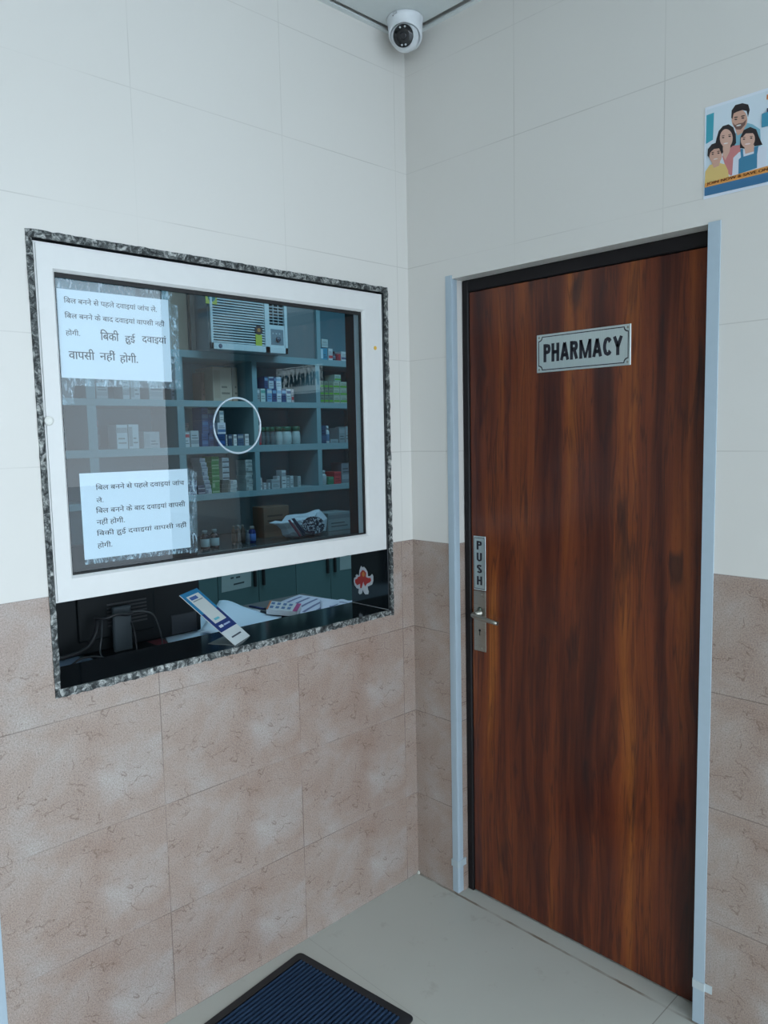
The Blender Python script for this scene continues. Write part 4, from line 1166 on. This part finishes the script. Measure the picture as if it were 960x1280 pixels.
def bottle(row, u0, u1, vt, vb, body, cap, lab, label, group, xf=-2.225, capf=.22, neck=.6, name='medicine_bottle', wide=False):
    a, b = on_x(u0, vt, xf), on_x(u1, vb, xf)
    y0, y1 = on_x(u0, (vt+vb)/2, xf).y, on_x(u1, (vt+vb)/2, xf).y
    r = (y1-y0)/2-.0008; h = a.z-b.z; z = ROW[row]+.0006
    o = (xf-r, (y0+y1)/2, z)
    root = empty(name, o, label, 'bottle', group)
    hb = h*(1-capf); rn = r*neck
    MB().lathe([(r*.92, 0), (r, .004), (r, hb*.80), (r*.93, hb*.88), (rn, hb*.97), (rn, hb)], o, 20).build('body', P(body, .25), root)
    MB().lathe([(rn*1.12, hb+.0003), (rn*1.12, h-.002), (rn*1.0, h)], o, 20).build('cap', P(cap, .4), root)
    MB().lathe([(r+.0004, hb*.16), (r+.0009, hb*.17), (r+.0009, hb*.66), (r+.0004, hb*.67)], o, 20, caps=False).build('label_band', P(lab, .5), root)
    return root
def tubebox(*a, **k): return bx(*a, **k)

G = 'items on the top shelf right bay'
bx('r1', 400, 409.5, 432, 447.6, (.04, .24, .36), (.45, .62, .70), 'teal box with a pale disc on the top right shelf', G, style=1)
hA = on_x(400, 432, -2.225).z-on_x(400, 447.6, -2.225).z
bx('r1', 402, 410, 421, 432, (.42, .52, .52), (.3, .4, .42), 'pale box lying on the teal box on the top right shelf', G, lift=hA+.0005)
bx('r1', 410.5, 416, 433, 448, WHT, RED, 'white box with red mark beside the teal box, top right shelf', G, style=0)
bottle('r1', 416.5, 420.5, 436, 448, (.03, .03, .05), (.02, .02, .03), (.12, .14, .18), 'small dark bottle between white and red packs, top right shelf', G)
bx('r1', 421, 426, 439, 448, RED, (.2, .03, .05), 'dark red box on the top right shelf', G)
bx('r1', 426.5, 434, 436, 448.5, WHT, (.1, .12, .2), 'white box nearest the granite jamb on the top right shelf', G)

G = 'packs in the left bay of the second shelf'
bx('r2', 266, 290, 459, 503, CARD and (.40, .33, .25), (.34, .27, .20), 'tall tan corrugated carton on the second shelf', G, xf=-2.30, dep=.2, style=1, kind='cardboard_carton', cat='carton')
bx('r2', 290.5, 297, 459.5, 503, (.36, .27, .20), (.3, .22, .16), 'narrow brown carton standing against the tan carton', G, xf=-2.30, dep=.2, style=1, kind='cardboard_carton', cat='carton')
bx('r2', 251, 256, 460, 497, (.20, .09, .06), (.16, .07, .05), 'thin reddish brown sheet of card standing on the second shelf', G, xf=-2.36, dep=.1, style=1, kind='card_panel', cat='card')
G = 'packs in the middle bay of the second shelf'
for u0, u1, c, b, t in ((321, 325.2, GRY, WHT, 'grey box at the left end'), (326, 332, (.45, .58, .56), (.1, .35, .3), 'white and green box second from left'), (334, 340.3, LBLUE, WHT, 'light blue box third from left'),
                        (340.5, 346, NAVY, LBLUE, 'navy box left of centre'), (346.2, 352, (.45, .55, .62), LBLUE, 'white and blue box in the centre'), (352.2, 358, NAVY, LBLUE, 'navy box right of centre'), (358.2, 364, WHT, NAVY, 'white box second from right'), (364.2, 367.6, (.5, .42, .42), RED, 'red striped box at the right end')):
    bx('r2', u0, u1, 488, 504.5, c, b, t+' of the second shelf lower row', G, style=0 if 'striped' in t else 2)
hA = on_x(340, 488, -2.225).z-on_x(340, 504.5, -2.225).z+.0008
for u0, u1, c, b, t in ((330.5, 335.2, NAVY, LBLUE, 'navy box at the left'), (336, 342.4, (.42, .52, .60), NAVY, 'white and blue box left of centre'), (342.6, 345, NAVY, LBLUE, 'slim navy box in the middle'), (345.2, 352, (.42, .52, .60), LBLUE, 'white and blue box at the right')):
    bx('r2', u0, u1, 473, 488, c, b, t+' of the second shelf upper row', G, lift=hA, style=2)
G = 'green packs in the right bay of the second shelf'
GL = (.10, .13, .10)
lv = on_x(410, 496, -2.225).z-on_x(410, 505, -2.225).z
nm = ['bottom', 'middle', 'upper']; cn = ['leftmost', 'second', 'third', 'fourth', 'rightmost']
for r_ in range(3):
    for k, (u0, u1) in enumerate(((400.5, 405.5), (405.8, 411), (411.3, 417), (417.3, 425), (425.4, 436))):
        bx('r2', u0, u1, 496, 505, (.16, .22, .17) if k < 3 else (.34, .42, .34), (.10, .34, .03), '%s green and grey pack in the %s level of the green stack' % (cn[k], nm[r_]), G, lift=r_*(lv+.0008), style=0)
bx('r2', 419, 427, 496.5, 505, (.34, .46, .40), (.08, .32, .03), 'single green pack lying on top of the green stack', G, lift=3*(lv+.0008), style=0)
G = 'packs in the left bay of the third shelf'
stack('r3', 227.5, 236, 512, 542, 5, (.36, .42, .44), (.25, .3, .32), 'grey white box, %s of the tall stack on the third shelf', G, xf=-2.36, dep=.12)
bx('r3', 228, 237.5, 543, 561, WHT, RED, 'white box with a red band at the left of the third shelf', G, style=2)
bx('r3', 238.5, 249, 541, 561, (.44, .50, .52), GRY, 'white grey box beside the red banded box on the third shelf', G)
stack('r3', 254, 262, 512, 561, 3, (.02, .09, .24), (.05, .16, .34), 'blue pack, %s of the left blue stack on the third shelf', G, xf=-2.27)
stack('r3', 262.5, 271, 520, 561, 3, (.02, .07, .20), (.04, .13, .30), 'blue pack, %s of the right blue stack on the third shelf', G, xf=-2.27)
bx('r3', 272, 282, 546, 561, NAVY, (.03, .1, .3), 'navy box seen through the speaking hole', G)
hA = on_x(275, 546, -2.225).z-on_x(275, 561, -2.225).z+.0008
bx('r3', 272, 282.5, 532, 546, (.50, .58, .66), (.08, .16, .32), 'white and blue box on the navy box in the speaking hole', G, lift=hA, style=0)
hB = hA+on_x(275, 532, -2.225).z-on_x(275, 546, -2.225).z+.0008
bx('r3', 274.5, 280, 517, 532, (.52, .60, .62), (.2, .3, .36), 'slim white carton topmost in the speaking hole stack', G, lift=hB, dep=.04)
for u0, u1, c, t in ((282.8, 284.5, WHT, 'thin white box beside the navy box'), (285.5, 290.5, (.03, .06, .12), 'dark box third along'), (292, 296.5, (.55, .62, .64), 'white upright box left'), (297.2, 305, (.07, .12, .20), 'wide dark blue box'), (306.5, 311.5, (.55, .62, .64), 'white upright box right')):
    bx('r3', u0, u1, 546.5, 560.5, c, GRY, t+' in the speaking hole bay of the third shelf', G, dep=.05, style=2)
G = 'bottles in the middle bay of the third shelf'
bottle('r3', 322.6, 328.2, 535.5, 560, (.45, .06, .07), (.55, .60, .62), (.30, .10, .12), 'red bottle with a white cap at the left of the bottle row', G, xf=-2.204, capf=.2, neck=.75)
for k, (u0, u1, c) in enumerate(((327.2, 332.6, (.09, .13, .14)), (333, 338.6, (.08, .12, .13)), (339, 345.4, (.10, .14, .15)), (347, 355.2, (.40, .50, .50)), (356, 367.4, (.42, .52, .52)), (368.6, 377.6, (.40, .50, .50)))):
    bottle('r3', u0, u1, 536, 558, c, (.01, .11, .06), tuple(x*.9 for x in c), 'green capped %s bottle, %s in the bottle row' % ('dark' if k < 3 else 'pale', ['first', 'second', 'third', 'fourth', 'fifth', 'last'][k]), G, xf=-2.262, capf=.26, neck=.85)
G = 'packs in the right bay of the third shelf'
bx('r3', 399.5, 408, 535, 557, (.015, .05, .11), (.03, .08, .16), 'dark navy box on the right bay of the third shelf', G)
bottle('r3', 408.5, 413, 535, 556.5, (.40, .50, .54), (.45, .52, .55), (.06, .16, .28), 'white bottle beside the dark navy box on the third shelf', G)
bx('r3', 413.5, 423, 552, 556.5, (.24, .32, .34), GRY, 'flat grey box on the right bay of the third shelf', G)
bx('r3', 424, 431.5, 538, 556.5, (.20, .26, .28), GRY, 'grey box left of the pair by the jamb on the third shelf', G)
bx('r3', 432, 438, 536, 556, (.24, .30, .32), GRY, 'grey box right of the pair by the jamb on the third shelf', G)
G = 'cartons in the left bay of the bottom shelf'
stack('r4', 238, 247, 602, 619, 2, (.06, .08, .15), (.30, .33, .40), 'dark box, %s of the short dark stack by the lower notice', G)
stack('r4', 248, 257, 608, 618.5, 2, (.05, .07, .13), (.34, .36, .42), 'dark box with white strip, %s of the second dark stack', G, style=0)
stack('r4', 258, 265, 574, 618.5, 8, (.40, .47, .52), (.16, .2, .26), 'white box, %s of the leaning white stack', G, lean=-.0045)
stack('r4', 266, 275.5, 573, 618.5, 7, (.03, .22, .05), (.20, .38, .22), 'green box, %s of the green box stack', G)
stack('r4', 278, 286.5, 602.5, 618, 3, (.05, .08, .07), (.04, .06, .06), 'dark box, %s beneath the white stack right of green', G)
h3 = on_x(280, 602.5, -2.225).z-on_x(280, 618, -2.225).z
for i in range(4):
    hh = (on_x(280, 575, -2.225).z-on_x(280, 602, -2.225).z)/4
    bx('r4', 277.6, 286.4, 575, 575+27/4, (.40, .48, .52), (.05, .06, .07), 'white box, %s of the four above dark boxes' % ['lowest', 'second', 'third', 'topmost'][i], G, lift=h3+.0012+i*(hh+.0003), style=0)
stack('r4', 289, 297, 603, 617, 3, (.48, .54, .53), GRY, 'white box, %s of the low white stack on the bottom shelf', G)
stack('r4', 309, 317.2, 578, 616, 8, (.46, .52, .51), (.2, .25, .25), 'white box, %s of the tall stack beside the divider', G)
G = 'packs in the middle bay of the bottom shelf'
for u0, u1, vt, vb, c, t in ((323, 328, 597.5, 612, WHT, 'upright white box by the divider'), (330, 333, 603, 611, WHT, 'tiny white box left of the pair'), (335.6, 338, 603, 610.5, WHT, 'tiny white box right of the pair'), (339.5, 350, 598.5, 609, (.32, .40, .42), 'wide pale box'),
                             (352.2, 358, 588, 609.5, (.46, .54, .56), 'tallest white carton'), (358.4, 362, 597, 609, (.36, .44, .46), 'pale carton beside the tallest'), (363, 367, 594.5, 608.5, (.44, .52, .54), 'slim white carton'), (372, 376.4, 595, 608, (.30, .38, .38), 'last pale carton')):
    bx('r4', u0, u1, vt, vb, c, GRY, t+' on the middle of the bottom shelf', G, dep=.06)
hA = on_x(345, 598.5, -2.225).z-on_x(345, 609, -2.225).z
bx('r4', 346.5, 350, 593.5, 598, WHT, GRY, 'small white box on the wide pale box, bottom shelf', G, lift=hA+.001, dep=.05)
G = 'packs in the right bay of the bottom shelf'
bottle('r4', 402.8, 410, 588.5, 606, (.34, .44, .46), (.36, .44, .46), (.28, .36, .38), 'pale bottle at the left of the right bay, bottom shelf', G)
bx('r4', 410.6, 417.4, 596, 605, (.03, .20, .11), (.05, .28, .16), 'small green box beside the pale bottle, bottom shelf', G)
bx('r4', 418, 426.6, 590, 604.5, RED, (.3, .03, .04), 'red box on the right bay of the bottom shelf', G)
bx('r4', 427, 438, 580, 604, (.16, .20, .23), GRY, 'grey carton beside the red box on the bottom shelf', G, xf=-2.27)
# bays behind the notices, dim through the reflection
G = 'packs in the bays behind the notices'
bx('r2', 111, 119, 475, 501, (.34, .12, .14), (.4, .2, .2), 'red box behind the glass under the upper notice', G)
bx('r2', 120, 135, 480, 501, (.30, .38, .40), GRY, 'grey box beside the red box under the upper notice', G)
bx('r2', 153, 162, 472, 501.5, (.40, .48, .50), GRY, 'upright white box left of the pair under the upper notice', G)
bx('r2', 163, 175, 474, 501.5, (.38, .45, .47), GRY, 'upright white box right of the pair under the upper notice', G)
bx('r2', 186, 204, 478, 502, (.30, .36, .38), GRY, 'wide grey carton at the right end under the upper notice', G)
bx('r3', 146, 160, 535, 565, (.48, .56, .58), GRY, 'left white carton of the pair between the two notices', G)
bx('r3', 161, 174, 535, 565, (.46, .54, .56), GRY, 'right white carton of the pair between the two notices', G)
bx('r3', 180, 200, 545, 565, (.30, .36, .38), GRY, 'grey carton right of the pair between the two notices', G)
bottle('r3', 120, 126, 535, 571, (.03, .05, .07), (.22, .10, .12), (.04, .07, .09), 'tall dark bottle between the two notices', G)
bottle('r3', 78, 84, 539, 570, (.03, .06, .07), (.03, .05, .06), (.04, .07, .09), 'dark bottle by the left window frame', G)
bx('r2', 214, 222, 478, 503, (.16, .20, .24), GRY, 'dark carton just right of the upper notice', G)
bx('r3', 213, 219, 514, 530, (.32, .40, .46), GRY, 'pale box just right of the reflection edge', G, xf=-2.35)

# ---- things on the worktop
XC = -1.98
G = 'bottles on the worktop'
for k, (u0, u1) in enumerate(((254, 264), (266, 276))):
    bottle('counter', u0, u1, 659, 681, (.02, .02, .025), (.30, .36, .36), (.40, .52, .54), '%s dark bottle with a pale label on the worktop' % ['left', 'right'][k], G, xf=XC, capf=.17, neck=.5)
bottle('counter', 313.5, 321.5, 652, 672, (.02, .03, .14), (.30, .30, .28), (.10, .20, .50), 'short blue labelled bottle on the middle of the worktop', G, xf=XC, capf=.16, neck=.55)
bottle('counter', 308.5, 313, 656, 672, (.16, .20, .24), (.28, .30, .30), (.12, .14, .18), 'thin pale bottle beside the blue labelled bottle', G, xf=XC, capf=.16, neck=.55)
for k, (u0, u1) in enumerate(((291, 296), (297, 302), (302.5, 307.5))):
    bottle('counter', u0, u1, 651, 673, (.09, .06, .045), (.30, .27, .23), (.11, .08, .06), '%s of three brown bottles at the back of the worktop' % ['left', 'middle', 'right'][k], G, xf=XC-.06, capf=.14, neck=.45)
bx('counter', 330, 362, 640, 674, (.13, .095, .065), (.10, .07, .05), 'brown carton behind the plastic bag on the worktop', 'cartons on the worktop', xf=XC-.13, dep=.12, kind='cardboard_carton', cat='carton')
bx('counter', 410, 438, 645, 664, (.20, .27, .28), (.15, .2, .22), 'grey flat carton right of the bag on the worktop', 'cartons on the worktop', xf=XC-.06, dep=.15, kind='cardboard_carton', cat='carton')
# the printed carrier bag
def blob(name, px, x, depth, mat, parent, zoff=0):
    pts = [on_x(u, v, x) for u, v in px]; c = sum(pts, Vector())/len(pts); m = MB()
    rings = []; K = 6
    for side in (1, -1):
        rr = []
        for k in range(K):
            f = 1-k/K; dx = depth*math.sqrt(1-f*f)*side
            rr.append([Vector((x+dx*(1+random.uniform(-.16, .16)), c.y+(p.y-c.y)*f, c.z+(p.z-c.z)*f+zoff)) for p in pts])
        rings.append(rr)
    vf = [[m.bm.verts.new(q) for q in r] for r in rings[0]]
    vb = [vf[0]]+[[m.bm.verts.new(q) for q in r] for r in rings[1][1:]]
    n = len(pts)
    for V, sd in ((vf, 1), (vb, -1)):
        for a, b in zip(V, V[1:]):
            for k in range(n): f = m.bm.faces.new((a[k], a[(k+1) % n], b[(k+1) % n], b[k])); f.smooth = False
        ctr = m.bm.verts.new((x+depth*sd, c.y, c.z+zoff))
        for k in range(n): m.bm.faces.new((V[-1][k], V[-1][(k+1) % n], ctr))
    return m.build(name, mat, parent), c
bpx = [(336, 652), (344, 649), (352, 650), (358, 642.5), (368, 641), (378, 640.5), (386, 639), (394, 635.5), (399, 635), (404, 640), (409, 646), (408.5, 655), (407, 663), (398, 666), (388, 668), (376, 670), (366, 671), (358, 670), (353, 667), (351, 660), (346, 655)]
xb = XC+.02
zb = min(on_x(u, v, xb).z for u, v in bpx)
bg = empty('carrier_bag', (xb, on_x(375, 655, xb).y, ROW['counter']+.0005), 'crumpled white plastic bag with black print lying on the worktop', 'bag')
dz = ROW['counter']+.0008-zb
BAGM = P((.50, .58, .64), .35, name='white_plastic_bag')
o, c = blob('bag_body', bpx, xb, .06, BAGM, bg, dz)
def bagpatch(px, name, mat, lab):
    pts = [on_x(u, v, xb) for u, v in px]; m = MB()
    cc_ = sum(pts, Vector())/len(pts)
    m.prism([Vector((xb+.058, p.y, p.z+dz)) for p in pts], (.006, 0, 0)); tag(m.build(name, mat, bg), lab)
bagpatch([(375+14*math.cos(a)+9, 654+11*math.sin(a)) for a in [2*PI*k/22 for k in range(22)]], 'printed_roundel', mat_squiggle((.42, .50, .56), (.008, .012, .03), 55, .07), 'black round print')
bagpatch([(357, 646), (360, 645), (374, 664), (372, 667)], 'printed_band', P((.02, .03, .06), .5), 'dark printed band')
bagpatch([(352.5, 648), (354.5, 647), (369, 667), (367, 668)], 'printed_band', P((.20, .05, .08), .5), 'thin red printed band')
